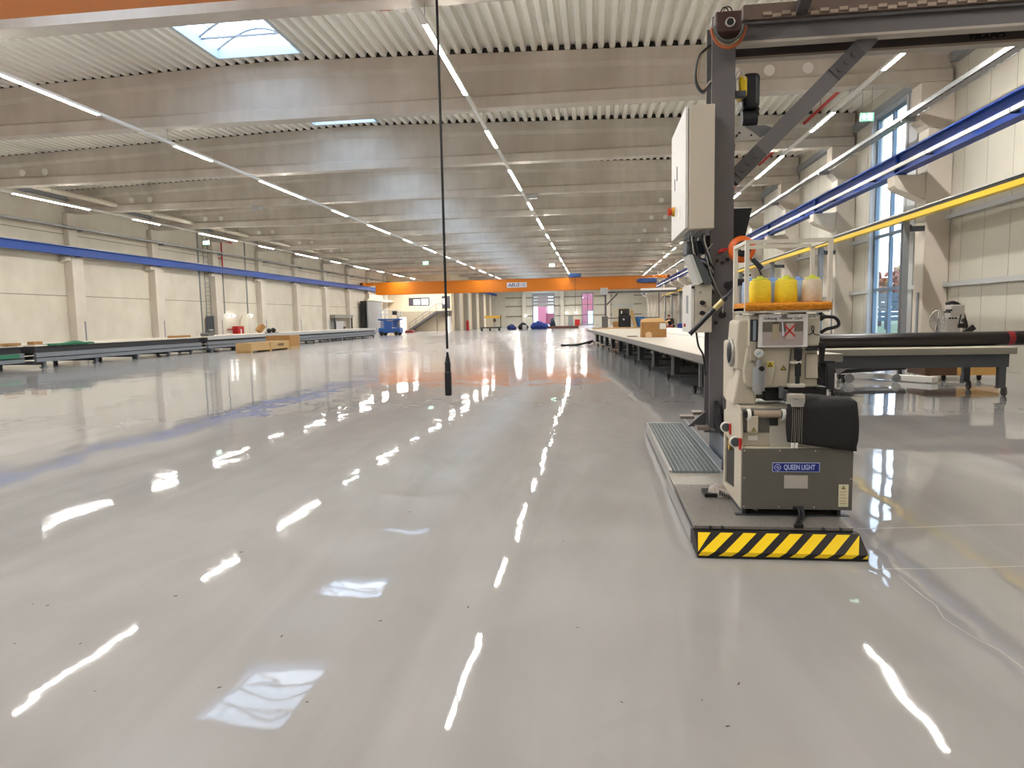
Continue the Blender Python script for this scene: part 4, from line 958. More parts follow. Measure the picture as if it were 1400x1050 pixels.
# ------------------------------------------------------------------ right: work table with the long roll
def castor(mb, x, y, z=0, r=.06): mb.cyl((x-.02, y, z+r), (x+.02, y, z+r), r, 14); mb.box(x-.035, x+.035, y-.03, y+.04, z+r*1.2, z+r*2.2)
t = thing('work_table', 'grey work table on castors under the long black roll', 'table', (6.0, 14.2, 0))
MB().rbox(4.3, 7.65, 13.3, 14.75, .78, .9, .008).build('tabletop', [TABG], t)
MB().box(4.32, 7.63, 13.32, 14.73, .9, .904).build('top_sheet', TABLE, t)
m = MB(); m.box(4.35, 7.55, 13.36, 13.46, .54, .78); m.box(4.35, 7.55, 14.55, 14.65, .54, .78); m.build('frame_rail', mat('table_dark_grey', '474c51', .5), t)
for x in (4.45, 7.45):
    for y in (13.41, 14.6):
        m = MB(); m.box(x-.06, x+.06, y-.05, y+.05, .17, .54); m.box(x-.075, x+.075, y-.06, y+.06, .15, .17); lg = m.build('leg', mat('table_dark_grey', '474c51', .5), t)
        m = MB(); castor(m, x+.05, y-.02, 0, .075); m.build('castor', mat('castor_grey', '4a4642', .5), lg)
m = MB()
for x in (4.6,): m.prism([(x-.09, 13.34, .54), (x+.12, 13.34, .54), (x-.05, 13.34, .42)], (0, .02, 0))
m.build('gusset_plate', GREY, t)
t = thing('fabric_roll', 'long black fabric roll lying across the work table', 'roll', (6.4, 14.0, .9))
m = MB(); m.cyl((4.3, 14.0, 1.042), (8.6, 14.0, 1.042), .138, 32); m.build('roll_body', mat('roll_black', '161213', .28, noise=.1, nscale=20), t)
MB().cyl((7.83, 14.0, 1.042), (7.94, 14.0, 1.042), .1392, 32).build('tape_band', mat('tape_red', '8d1f28', .4), t)
# things standing under / behind the table
t = thing('wooden_dolly', 'brown wooden dolly with pale end on wheels behind the work table', 'dolly', (8.2, 16.4, 0))
MB().box(7.46, 8.12, 16.3, 17.2, .13, .36).build('crate_body', mat('dolly_brown', '5c4230', .7, noise=.2, nscale=5), t)
MB().box(8.13, 9.02, 16.28, 17.2, .13, .36).build('crate_end', mat('dolly_ply', 'd0a35c', .6, noise=.12, nscale=4), t)
for x, y in ((7.9, 16.4), (8.65, 16.4), (7.9, 17.1), (8.65, 17.1)): m = MB(); castor(m, x, y, 0, .058); m.build('castor', BLK, t)
t = thing('pallet_truck', 'black hand truck with wheels standing under the work table', 'hand truck', (6.3, 16.4, 0))
m = MB(); m.bar((5.5, 16.2, .26), (7.2, 16.9, .28), .3, .09); m.bar((5.6, 16.9, .26), (7.1, 17.4, .26), .12, .08); m.build('frame', BLKP, t)
for x, y in ((5.62, 16.1), (7.3, 17.2), (5.8, 16.9)): m = MB(); castor(m, x, y, 0, .085); m.build('wheel', BLK, t)
m = MB(); m.cyl((5.72, 15.98, .11), (5.72, 16.06, .11), .1, 18); m.cyl((6.75, 16.05, .1), (6.75, 16.12, .1), .09, 18); m.build('wheel', GREY, t)
t = tag(MB().prism([(6.2, 17.2, .02), (7.35, 15.75, .02), (7.55, 15.9, .02), (6.5, 17.3, .02)], (0, 0, .12)).build('white_board', WHITE), 'white panel lying on the floor under the work table', 'panel')
# spreading machine behind the roll
t = thing('cutting_machine', 'pale cutting machine with black curved arm behind the fabric roll', 'machine', (7.6, 15.6, 0))
m = MB(); m.rbox(7.28, 8.0, 15.4, 16.1, 0.362, .95, .02); m.rbox(7.33, 7.62, 15.3, 15.6, .95, 1.45, .03); m.rbox(7.45, 7.75, 15.4, 15.7, 1.4, 1.72, .03); m.build('body', mat('cutter_grey', 'b4b1ab', .4), t)
m = MB()
for x, z in ((7.36, 1.56), (7.4, 1.6), (7.38, 1.42), (7.44, 1.42), (7.5, 1.42)): m.rbox(x-.02, x+.02, 15.28, 15.3 if z < 1.5 else 15.5, z-.02, z+.02, .004)
m.bar((7.56, 15.28, 1.2), (7.6, 15.28, 1.5), .02, .02); m.rbox(7.55, 7.68, 15.25, 15.3, 1.2, 1.3, .01); m.build('fitting', BLK, t)
m = MB(); pts = [(7.5, 15.7, 1.74), (7.6, 15.7, 1.78), (7.72, 15.7, 1.74), (7.82, 15.7, 1.55), (7.9, 15.7, 1.3), (7.96, 15.7, 1.0)]
for a, b in zip(pts, pts[1:]): m.bar(a, b, .12, .07)
m.build('curved_arm', BLKP, t)
m = MB()
for i in range(9): s = i/8; m.cyl((7.66+.22*s, 15.6, 1.68-.6*s), (7.66+.22*s, 15.62, 1.68-.6*s), .02, 8)
m.build('drive_hole', LGREY, t)
m = MB(); m.bar((7.62, 15.3, 1.02), (7.9, 15.3, 1.22), .05, .12); m.build('cable_bundle', BLKP, t)
t.location = (t.location.x+.56, t.location.y+1.02, 0)
t = thing('spoked_disc', 'round spoked metal disc standing beside the pale cutting machine', 'disc', (7.2, 15.2, 0))
m = MB(); c = Vector((7.2, 15.2, 1.37)); m.lathe(c, [(.03, -.02), (.03, .02)], 14, axis=(0, 1, 0))
n = 28; pts = [c+Vector((.16*math.cos(2*PI*i/n), 0, .23*math.sin(2*PI*i/n))) for i in range(n+1)]; m.tube(pts, .012, 6)
for i in range(14):
    a = 2*PI*i/14; m.bar(c+Vector((.03*math.cos(a), 0, .03*math.sin(a))), c+Vector((.155*math.cos(a), 0, .22*math.sin(a))), .02, .018)
m.build('disc', ALU, t)
m = MB(); m.cyl((7.2, 15.22, .37), (7.2, 15.22, 1.37), .025, 10); m.box(7.0, 7.3, 15.1, 15.34, .362, .39); m.build('stand', GREY, t)
t.location = (t.location.x+.5, t.location.y+1.16, 0)

# ------------------------------------------------------------------ long white tables in the middle right
ANG = .0785
def long_table(ox, oy, L, Wd, nleg, inset, label, off=0, fitted=True):
    t = thing('laying_table', label, 'table', (ox, oy, 0), ANG, 'white laying tables')
    MB().box(0, Wd, 0, L, .77, .9).build('tabletop', mat('laying_table_edge', '7d7a74', .5), t, local=True)
    MB().box(.03, Wd, .0, L, .9, .903).build('top_sheet', TABLE, t, local=True)
    m = MB(); m.box(.3, .38, .2, L-.2, .66, .77); m.box(Wd-.38, Wd-.3, .2, L-.2, .66, .77)
    m.build('frame_rail', GANTD, t, local=True)
    m = MB(); m.box(Wd-.2, Wd-.17, .2, L-.2, .06, .77); m.build('shade_sheet', mat('table_shade_panel', '2a2a2a', .6), t, local=True)  # dark sheet deepens the shade under the tabletop
    for i in range(nleg):
        y = off+i*(L-off-.5)/(nleg-1)
        m = MB(); m.box(.46, .52, y-.03, y+.03, .13, .77); m.box(Wd-.46, Wd-.4, y-.03, y+.03, .13, .77)
        lg = m.build('leg_frame', mat('leg_grey', '9fa1a2', .4, .2), t, local=True)
        m = MB(); m.box(.521, .66, y-.01, y+.01, .19, .77); m.box(.521, Wd-.461, y-.025, y+.025, .14, .19); m.build('leg_plate', mat('leg_plate_dark', '3a3c3e', .5), lg, local=True)
        
        for cx in (.37, Wd-.33): m = MB(); castor(m, cx, y-.02, 0, .075); m.build('castor', BLK, lg, local=True)
    return t
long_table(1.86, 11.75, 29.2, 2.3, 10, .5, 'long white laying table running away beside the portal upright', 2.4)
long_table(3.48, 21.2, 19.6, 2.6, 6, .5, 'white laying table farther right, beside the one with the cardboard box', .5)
# hanging cable loops under the near table
random.seed(11)
for i in range(6):
    x = 2.02+.075*i; y = 12.6+.11*i
    m = MB(); m.tube([(x, y, .768), (x-.02, y, .5), (x, y, .2), (x+.035, y, .14), (x+.07, y, .2), (x+.08, y, .5), (x+.07, y, .768)], .014, 7)
    tag(m.build('cable_loop', BLK), 'black cable loop hanging under the near end of the white laying table', 'cable', 'cable loops under the laying table')
t = thing('cardboard_box', 'opened cardboard box standing on the white laying table', 'box', (1.95, 22.9, .904))
m = MB(); m.box(1.55, 2.36, 22.7, 23.3, .904, 1.4); m.build('carton', CARD, t)
m = MB(); m.quad((1.55, 23.3, 1.4), (2.36, 23.3, 1.4), (2.3, 23.55, 1.53), (1.6, 23.55, 1.5)); m.quad((2.36, 22.7, 1.4), (2.36, 23.3, 1.4), (2.5, 23.3, 1.47), (2.5, 22.7, 1.45)); fl_ = m.build('flap', mat('cardboard_light', 'cba36c', .8), t)
fl_.modifiers.new('thickness', 'SOLIDIFY').thickness = .008
m = MB(); m.cyl((1.78, 22.69, 1.0), (1.78, 22.7, 1.0), .09, 16); m.box(1.68, 1.88, 22.685, 22.70, .905, 1.05); m.build('torn_patch', mat('torn_paper', 'd8b896', .8), t)
m = MB(); m.box(2.14, 2.34, 22.685, 22.698, 1.17, 1.36); m.build('white_label', WHITE, t)
tag(MB().box(1.15, 1.5, 23.6, 24.6, .904, .912).build('dark_sheet', mat('flat_dark_sheet', '45413c', .7)), 'flat dark sheet lying left of the cardboard box', 'sheet')
tag(MB().box(-.1, 3.2, 40.4, 40.9, .904, .97).build('wooden_plank', WOOD), 'pale wooden plank lying across the far end of the laying table', 'plank')
tag(MB().rbox(1.22, 1.56, 44.7, 45.3, 0, 1.3, .01).build('cardboard_box', CARD), 'upright brown box just left of the tall black machine', 'box')
t = thing('black_machine', 'tall black machine beyond the laying table with a round white mark', 'machine', (1.95, 45.3, 0))
MB().rbox(1.58, 2.38, 44.9, 45.7, 0, 1.7, .04).build('body', BLKP, t)
m = MB(); m.rbox(1.6, 2.3, 45.0, 45.6, 1.7, 2.12, .05); m.build('head', mat('machine_brown_black', '2b2420', .5), t)
m = MB(); m.cyl((1.92, 44.9, 1.42), (1.92, 44.885, 1.42), .06, 14); m.box(1.75, 1.82, 44.96, 45.0, 1.8, 1.98); m.build('badge', WHITE, t)
tag(MB().bar((2.42, 45.0, 2.0), (2.9, 44.8, .0), .06, .22).build('leaning_board', WOOD), 'wooden board leaning against the tall black machine', 'board')
m = MB(); m.lathe((2.95, 45.4, 0), [(.3, 0), (.33, .1), (.36, 1.35), (.38, 1.45), (.34, 1.46)], 18); m.rbox(2.6, 3.3, 45.2, 45.7, 1.46, 1.58, .03)
tag(m.build('blue_bin', mat('bin_blue', '2d6aa6', .5)), 'blue bin standing right of the leaning board', 'bin')
tag(MB().rbox(5.42, 5.98, 45.0, 45.5, 0, 1.1, .05).build('blue_container', mat('container_blue', '27348c', .5)), 'dark blue container beside the person at the table end', 'container')
# dark tube lying on the floor at the table's far end
m = MB(); m.tube([(-1.9, 38.5, .05), (-1.0, 38.6, .06), (-.3, 38.8, .2), (-.1, 39.0, .25), (-.35, 39.3, .08)], .06, 8)
tag(m.build('rubber_hose', BLK), 'black hose lying on the floor by the far table leg', 'hose')

# ------------------------------------------------------------------ person behind the tables
def person(x, y):
    t = thing('person', 'person in a black jacket bending over the far end of the table', 'person', (x, y, 0))
    J = {'pel': (0, 0, .93), 'bel': (-.03, -.03, 1.06), 'che': (-.13, -.12, 1.27), 'nec': (-.2, -.17, 1.42), 'hd': (-.225, -.2, 1.52), 'top': (-.24, -.22, 1.62),
         'hipL': (-.1, .0, .88), 'kneL': (-.12, -.04, .48), 'ankL': (-.12, .03, .09), 'toeL': (-.13, -.14, .04),
         'hipR': (.1, .0, .88), 'kneR': (.12, -.03, .48), 'ankR': (.12, .05, .09), 'toeR': (.13, -.12, .04),
         'shL': (-.31, -.1, 1.35), 'elL': (-.42, -.27, 1.14), 'wrL': (-.36, -.5, 1.02), 'haL': (-.34, -.58, 1.0),
         'shR': (.04, -.16, 1.35), 'elR': (.1, -.34, 1.14), 'wrR': (-.02, -.52, 1.02), 'haR': (-.06, -.6, 1.0)}
    Rr = {'pel': .15, 'bel': .14, 'che': .16, 'nec': .055, 'hd': .09, 'top': .075, 'hipL': .09, 'kneL': .06, 'ankL': .042, 'toeL': .035, 'hipR': .09, 'kneR': .06, 'ankR': .042, 'toeR': .035,
          'shL': .07, 'elL': .045, 'wrL': .03, 'haL': .035, 'shR': .07, 'elR': .045, 'wrR': .03, 'haR': .035}
    E_ = [('pel', 'bel'), ('bel', 'che'), ('che', 'nec'), ('nec', 'hd'), ('hd', 'top'), ('pel', 'hipL'), ('hipL', 'kneL'), ('kneL', 'ankL'), ('ankL', 'toeL'), ('pel', 'hipR'), ('hipR', 'kneR'), ('kneR', 'ankR'), ('ankR', 'toeR'),
          ('che', 'shL'), ('shL', 'elL'), ('elL', 'wrL'), ('wrL', 'haL'), ('che', 'shR'), ('shR', 'elR'), ('elR', 'wrR'), ('wrR', 'haR')]
    def skin(name, keys, edges, grow, m, root):
        ks = list(keys); me = bpy.data.meshes.new(name); me.from_pydata([J[k] for k in ks], [(ks.index(a), ks.index(b)) for a, b in edges], [])
        o = bpy.data.objects.new(name, me); COL.objects.link(o); o.parent = t
        sk = o.modifiers.new('skin', 'SKIN'); me.skin_vertices if me.skin_vertices else None
        if not me.skin_vertices:
            bpy.context.view_layer.objects.active = o
        for i, k in enumerate(ks):
            sv = me.skin_vertices[0].data[i]; gk = grow*((.6 if k in ('che', 'shL', 'shR') else .78) if name == 'body' and k in TORSO else 1); sv.radius = (Rr[k]*gk, Rr[k]*gk); sv.use_root = (k == root)
        s2 = o.modifiers.new('smooth', 'SUBSURF'); s2.levels = 2; s2.render_levels = 2
        me.materials.append(m); return o
    TORSO = ('pel', 'bel', 'che', 'shL', 'shR', 'elL', 'elR', 'hipL', 'hipR', 'kneL', 'kneR')
    SKN = mat('skin', 'c98d74', .55)
    skin('body', J.keys(), E_, 1, SKN, 'pel')
    J['col'] = (-.185, -.155, 1.40); Rr['col'] = .085; E_.append(('che', 'col'))
    jk = ['pel', 'bel', 'che', 'col', 'shL', 'elL', 'wrL', 'shR', 'elR', 'wrR']
    skin('jacket', jk, [e for e in E_ if e[0] in jk and e[1] in jk], 1.16, mat('jacket_black', '15151a', .8), 'pel')
    lk = ['pel', 'hipL', 'kneL', 'ankL', 'hipR', 'kneR', 'ankR']
    skin('trousers', lk, [e for e in E_ if e[0] in lk and e[1] in lk], 1.14, mat('trousers_dark', '23262e', .8), 'pel')
    m = MB(); m.ball((-.21, -.17, 1.60), .098, sub=2, sc=(1, 1, .8)); m.build('hair', mat('hair_dark', '2a1d18', .8), t, local=True)
    m = MB(); m.ball((-.255, -.305, 1.555), .014); m.build('nose', SKN, t, local=True)
    for sx_ in (-1, 1):
        m = MB(); m.ball((-.238+.036*sx_, -.288, 1.582), .011); m.build('eye', BLK, t, local=True)
        m = MB(); m.ball((-.225+.088*sx_, -.19, 1.56), .026, sc=(.5, 1, 1.2)); m.build('ear', SKN, t, local=True)
    m = MB(); m.ball((-.24, -.285, 1.515), .022, sc=(1.2, .4, .3)); m.build('mouth', mat('lip', '9c5a4c', .5), t, local=True)
    for hx, hy, sd in ((-.34, -.58, 1), (-.06, -.6, -1)):
        for q in range(4):
            x0 = hx+(-.03+.02*q); ln = (.06, .075, .08, .062)[q]
            m = MB(); m.tube([(x0, hy-.02, 1.0), (x0, hy-.03-ln*.6, .995), (x0, hy-.03-ln*.9, .975), (x0, hy-.02-ln, .955)], .009, 6); m.build('finger', SKN, t, local=True)
        m = MB(); m.tube([(hx+.03*sd, hy+.02, 1.0), (hx+.055*sd, hy-.01, .995), (hx+.06*sd, hy-.035, .985), (hx+.058*sd, hy-.05, .975)], .01, 6); m.build('thumb', SKN, t, local=True)
    return t
person(5.05, 45.4)
tag(MB().rbox(4.6, 5.0, 44.2, 44.55, 0, .97, .02).build('red_crate', mat('crate_red', '9c2f2f', .5)), 'red crate in front of the person in the black jacket', 'crate')

# ------------------------------------------------------------------ left tables
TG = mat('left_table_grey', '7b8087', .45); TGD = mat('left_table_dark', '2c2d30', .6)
def left_table(x1, y0, y1, depth, legs, label, fascia):
    t = thing('spreading_table', label, 'table', (x1-depth/2, (y0+y1)/2, 0), group='spreading tables on the left')
    MB().box(x1-depth, x1, y0, y1, .88, .95).build('tabletop', TABLE, t)
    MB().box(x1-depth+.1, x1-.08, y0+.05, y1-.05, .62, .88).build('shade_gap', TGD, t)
    if fascia: MB().box(x1-.02, x1+.01, y0, y1, .74, .93).build('fascia', fascia, t)
    for z0, z1 in ((.44, .62), (.25, .40)):
        m = MB(); m.box(x1-.1, x1+.02, y0, y1, z0, z1); m.box(x1-depth, x1-depth+.1, y0, y1, z0, z1); m.build('side_rail', TG, t)
    m = MB(); m.box(x1-.16, x1-.06, y0, y1, .38, .46); m.build('rail_web', mat('left_table_web', '565a60', .5), t)
    for y in legs:
        m = MB(); m.box(x1-.2, x1-.08, y-.07, y+.07, .0, .44); m.box(x1-depth+.1, x1-.1, y-.06, y+.06, .12, .26); m.box(x1-depth, x1-depth+.12, y-.07, y+.07, 0, .44); m.box(x1-.24, x1-.04, y-.11, y+.11, 0, .03)
        m.build('leg', mat('left_table_leg', '676b72', .5), t)
    return t
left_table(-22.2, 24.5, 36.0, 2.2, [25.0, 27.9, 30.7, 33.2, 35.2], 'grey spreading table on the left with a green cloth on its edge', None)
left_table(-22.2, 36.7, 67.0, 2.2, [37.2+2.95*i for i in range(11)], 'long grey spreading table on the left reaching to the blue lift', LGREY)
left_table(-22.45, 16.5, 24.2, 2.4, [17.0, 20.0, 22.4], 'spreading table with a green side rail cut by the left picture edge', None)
tag(MB().box(-22.428, -22.36, 16.6, 23.9, .45, .61).build('green_rail', mat('rail_green', '2f7a58', .6)), 'green padded rail along the leftmost spreading table', 'rail')
random.seed(4)
m = MB(); n = 16; rows = []
for i in range(n+1):
    y = 25.1+2.6*i/n; b = .12*max(0, math.sin((i-7)*.5))*(i > 7)
    rows.append([(-22.6, y, .954+.01*random.random()), (-22.35, y, .965+b*.7+.01*random.random()), (-22.18, y, .955+b*.3), (-22.165, y, .90-.04*random.random())])
m.add([p for r in rows for p in r], [(r*4+c, r*4+c+1, (r+1)*4+c+1, (r+1)*4+c) for r in range(n) for c in range(3)], 0, True)
gc = m.build('green_cloth', GREEN); gc.modifiers.new('thickness', 'SOLIDIFY').thickness = .01
tag(gc, 'rumpled green cloth on the edge of the left spreading table', 'cloth')
tag(MB().rbox(-22.6, -22.3, 23.3, 23.95, .952, 1.05, .01).build('cardboard_piece', CARD), 'cardboard piece on the spreading table nearest the left picture edge', 'cardboard')
tag(MB().rbox(-22.6, -22.3, 24.55, 25.0, .952, 1.07, .01).build('cardboard_piece', CARD), 'cardboard piece just left of the green cloth', 'cardboard')
tag(MB().rbox(-22.7, -22.3, 33.7, 35.2, .952, 1.06, .01).build('cardboard_piece', CARD), 'flat cardboard piece at the far end of the table with the green cloth', 'cardboard')
m = MB(); m.cyl((-22.9, 37.2, 1.05), (-22.4, 37.2, 1.05), .1, 14); m.rbox(-22.8, -22.5, 37.4, 37.9, .952, 1.2, .04); m.cyl((-22.6, 37.4, 1.25), (-22.6, 37.9, 1.25), .1, 12)
tag(m.build('winding_motor', mat('motor_grey', '6b6a6a', .4, .4)), 'small grey winding motor on the near end of the long left table', 'motor')
tag(MB().bar((-22.7, 43.6, 1.1), (-22.5, 43.9, 1.5), .45, .3).build('cardboard_box', CARD), 'tilted cardboard box on the long left table', 'box')
m = MB(); m.ball((-22.6, 45.0, 1.13), .16, jit=.12); m.ball((-22.6, 45.6, 1.15), .18, jit=.12); m.box(-22.8, -22.4, 44.7, 46.0, .952, .99)
tag(m.build('cable_bundle', BLK), 'black cable bundle on the long left table beside the tilted box', 'cable')
t = thing('wooden_crate', 'long low wooden crate on the floor before the left tables', 'crate', (-19.3, 37.6, 0))
m = MB(); m.box(-19.75, -18.9, 35.3, 40.2, .1, .55); m.build('crate_body', WOOD, t)
m = MB()
for y in (35.35, 37.6, 39.9): m.box(-19.75, -18.9, y, y+.2, 0, .1)
for y in (35.28, 37.6, 40.0): m.box(-18.9, -18.87, y, y+.14, .1, .55)
m.build('batten', mat('batten_wood', 'b8925a', .7), t)
m = MB(); m.box(-18.898, -18.893, 38.6, 39.4, .26, .42); m.build('stencil_mark', mat('stencil_brown', '6b5334', .7), t)
t = thing('pallet_box', 'brown cardboard box on a small pallet behind the wooden crate', 'box', (-19.4, 41.3, 0))
MB().box(-20.6, -19.0, 40.5, 41.9, .14, .85).build('carton', CARD, t)
m = MB()
for x in (-20.55, -19.85, -19.15): m.box(x, x+.12, 40.5, 41.9, 0, .11)
m.box(-20.6, -19.0, 40.5, 41.9, .11, .14); m.build('pallet', WOOD, t)

# ------------------------------------------------------------------ left wall fittings
XW = XL
t = thing('wall_ladder', 'steel ladder with dark guard fixed to the left wall', 'ladder', (XW+.2, 50.6, 0))
m = MB(); m.box(XW+.15, XW+.2, 50.1, 50.15, .4, 8.6); m.box(XW+.15, XW+.2, 50.75, 50.8, .4, 8.6); m.build('side_rail', STEEL, t)
m = MB(); z = .6
while z < 8.5: m.cyl((XW+.175, 50.12, z), (XW+.175, 50.78, z), .025, 8); z += .33
m.build('rung', STEEL, t)
m = MB(); m.box(XW+.01, XW+.15, 50.3, 50.35, 2.0, 2.05); m.box(XW+.01, XW+.15, 50.3, 50.35, 6.0, 6.05); m.build('wall_bracket', STEEL, t)
m = MB(); m.box(XW+.21, XW+.24, 49.95, 50.95, .7, 2.3); m.build('guard_panel', DKG, t)
for dy in (49.6,): tag(MB().box(XW+.001, XW+.08, dy, dy+.1, 0, 8.9).build('conduit', STEEL), 'vertical steel conduit left of the wall ladder', 'conduit')
t = thing('fire_hose_box', 'red fire hose cabinet on the left wall', 'fire hose box', (XW+.3, 54.6, 0))
m = MB(); m.rbox(XW+.002, XW+.5, 54.1, 55.1, .35, 1.45, .02); m.build('box', RED, t)
m = MB(); m.cyl((XW+.15, 53.1, 1.2), (XW+.15, 54.1, 1.2), .05, 10); m.box(XW+.01, XW+.15, 53.2, 53.25, 1.18, 1.22); m.build('pipe', RED, t)
m = MB(); m.box(XW+.5, XW+.51, 54.5, 54.68, .6, 1.2); m.build('label_plate', WHITE, t)
m = MB(); m.cyl((XW+.3, 52.6, 6.3), (XW+.3, 52.6, 8.9), .06, 10); m.cyl((XW+.3, 52.6, 8.4), (XW+.3, 54.2, 8.4), .06, 10); m.box(XW+.001, XW+.3, 52.57, 52.63, 7.0, 7.06); tag(m.build('fire_pipe', RED), 'red fire pipe above the blue rail on the left wall', 'pipe')
m = MB(); m.prism([(XW+.02, 55.3, 0), (XW+.02, 56.5, 0), (XW+.02, 56.5, 2.4), (XW+.02, 55.7, 2.4), (XW+.02, 55.3, 1.9)], (.12, 0, 0)); tag(m.build('cut_corner_board', mat('panel_off_white', 'd9d2bf', .6)), 'off-white cut-corner panel standing right of the red cabinet', 'panel')
for i, (y, lab) in enumerate(((53.3, 'left of the three small wall lamps over the red cabinet'), (54.1, 'middle of the three small wall lamps over the red cabinet'), (57.0, 'right of the three small wall lamps over the red cabinet'))):
    t = thing('wall_lamp', 'small glowing lamp, '+lab, 'lamp', (XW+.2, y, 2.3), group='small wall lamps')
    MB().ball((XW+.22, y, 2.35), .11).build('lamp_head', LAMPW, t); MB().box(XW+.01, XW+.16, y-.05, y+.05, 2.3, 2.4).build('mount', GREY, t)
m = MB(); m.box(XW+.001, XW+.06, 56.75, 56.9, 2.5, 8.9); tag(m.build('conduit', STEEL), 'vertical steel conduit above the right small wall lamp', 'conduit')
m = MB(); m.box(XW+.001, XW+.06, 53.0, 53.06, 2.5, 8.9); tag(m.build('conduit', GREY), 'thin grey conduit above the left small wall lamp', 'conduit')
t = thing('storage_shed', 'grey canopy with cabinet beside the left wall', 'canopy', (XW+1, 79, 0))
MB().box(XW+.02, XW+1.0, 74.7, 80.5, 2.1, 2.5).build('roof_panel', mat('shed_grey', '8f8d84', .6), t)
m = MB(); m.box(XW+.8, XW+.95, 80.2, 80.4, 0, 2.1); m.build('post', DKG, t); m = MB(); m.box(XW+.8, XW+.95, 74.8, 75.0, 0, 2.1); m.build('post', DKG, t)
MB().rbox(XW+.1, XW+.9, 75.1, 77.3, 0, 1.75, .02).build('cabinet', LGREY, t)
MB().rbox(XW+.2, XW+.7, 77.6, 78.7, .0, 1.1, .05).build('motor', mat('motor_red_black', '3a2422', .5), t)
# sliding fire door on the left wall
dn = struct('door_4', MB().rbox(-29.4, -29.2, 85.3, 91.2, .05, 4.35, .02), mat('fire_door_grey', '8d8f93', .4, .3), 'grey sliding fire door on the left wall')
m = MB(); m.box(-29.6, -29.05, 85.0, 96.6, 4.36, 4.6); m.build('door_track', mat('track_cream', 'd9d0bc', .5), dn)
m = MB(); m.box(-30.1, -29.5, 85.1, 85.7, 0, 4.3); m.build('door_frame', BLKP, dn)

# ------------------------------------------------------------------ inner building at the far left
YI = 97.0; XI = -20.6
w = MB(); w.box(XL, -27.5, YI, YI+.3, 0, 9.0)
w2 = MB()
IN = [(-28.45, -27.35, 0, 2.12), (-21.35, -20.55, 0, 2.2)]
struct('wall_inner', MB().box(XL, XI, YI, YI+.3, 0, ZW).box(XI-.3, XI, YI+.3, YF, 0, ZW), mat('inner_wall_cream', 'd5c5a8', .6, noise=.05, nscale=1), 'cream inner building wall at the far left')
struct('wall_inner_base', MB().box(-28.9, XI+.01, YI-.03, YI, 0, 3.0), mat('inner_wall_lower', '9d9280', .7), 'grey-brown lower part of the inner wall')
for n, (x0, x1) in enumerate(((-28.4, -27.4), (-21.5, -20.75))):
    dn = struct('door_%d' % (5+n), MB().box(x0, x1, YI-.06, YI-.03, 0, 2.15), emitmat('lit_room_%d' % n, (1, .93, .8, 1), .75), 'open doorway showing a bright room')
f = MB(); f.box(-26.95, -23.85, YI-.05, YI, 3.8, 4.95); wn = struct('window_3', f, mat('window_frame_dark', '3b3540', .5), 'dark framed window high in the inner wall')
m = MB(); m.box(-26.25, -25.25, YI-.065, YI-.05, 3.92, 4.72); m.box(-25.05, -24.0, YI-.065, YI-.05, 3.92, 4.78); m.build('pane', emitmat('lit_pane', (.62, .8, .95, 1), .55), wn)
f = MB(); f.box(-22.0, -20.8, YI-.05, YI, 3.3, 5.1); wn = struct('window_4', f, MATS['window_frame_dark'], 'dark framed door window above the stair landing')
m = MB(); m.box(-21.9, -21.5, YI-.065, YI-.05, 3.9, 4.75); m.build('pane', MATS['lit_pane'], wn)
t = thing('steel_staircase', 'grey steel staircase rising to the landing on the inner wall', 'staircase', (-24, 96, 0))
m = MB(); m.bar((-26.9, 95.9, 0.12), (-22.6, 95.9, 2.85), .08, .3); m.bar((-26.9, 96.8, 0.12), (-22.6, 96.8, 2.85), .08, .3); m.build('stringer', GANTD, t)
m = MB()
for i in range(15): s = (i+.5)/15; m.box(-26.9+4.3*s-.13, -26.9+4.3*s+.13, 95.94, 96.76, .1+2.75*s, .13+2.75*s)
m.build('tread', GREY, t)
MB().box(-22.7, -20.5, 95.8, 96.9, 2.75, 2.95).build('landing', GANTD, t)
m = MB()
for i in range(5): s = i/4; x = -26.7+4.1*s; m.cyl((x, 95.9, .2+2.65*s), (x, 95.9, 1.25+2.65*s), .03, 8)
m.cyl((-26.7, 95.9, 1.25), (-22.6, 95.9, 3.9), .03, 8); m.cyl((-26.7, 95.9, .75), (-22.6, 95.9, 3.4), .02, 8); m.cyl((-22.6, 95.9, 3.95), (-20.6, 95.9, 3.95), .03, 8)
for x in (-21.6, -20.6): m.cyl((x, 95.9, 2.95), (x, 95.9, 3.95), .03, 8)
m.build('railing', GANTD, t)
m = MB(); m.box(-22.6, -22.5, 95.85, 95.95, 0, 2.75); m.box(-20.7, -20.6, 95.85, 95.95, 0, 2.75); m.build('post', GANTD, t)
# columns on the inner hall wall, receding to the far wall
for i, y in enumerate((99.5, 106.5, 114, 121.5, 129, 136)):
    t = thing('steel_column', 'grey column on the inner wall, %s from the stairs' % ORD[i], 'column', (XI+.3, y, 0), group='columns along the inner wall')
    MB().box(XI+.01, XI+.75, y-.4, y+.4, 0, 6.3).build('shaft', mat('inner_column', 'a09a90', .6), t)
m = MB(); ibeam_y(m, XI+.6, 6.32, 6.75, 98, 139.5, .3); tag(m.build('crane_rail', NAVY), 'short dark blue crane rail above the inner wall columns', 'rail')
m = MB()
m.lathe((XI+1.0, 104, 0), [(.25, 0), (.25, 1.2), (.22, 1.4), (.1, 1.5)], 14); tag(m.build('fire_extinguisher', RED), 'large red fire extinguisher at the inner wall', 'fire extinguisher')
tag(MB().rbox(-25.3, -24.2, 88.6, 89.6, 0, .35, .03).build('red_pallet', mat('pallet_red', '8c3a2c', .6)), 'small red pallet on the floor before the staircase', 'pallet')

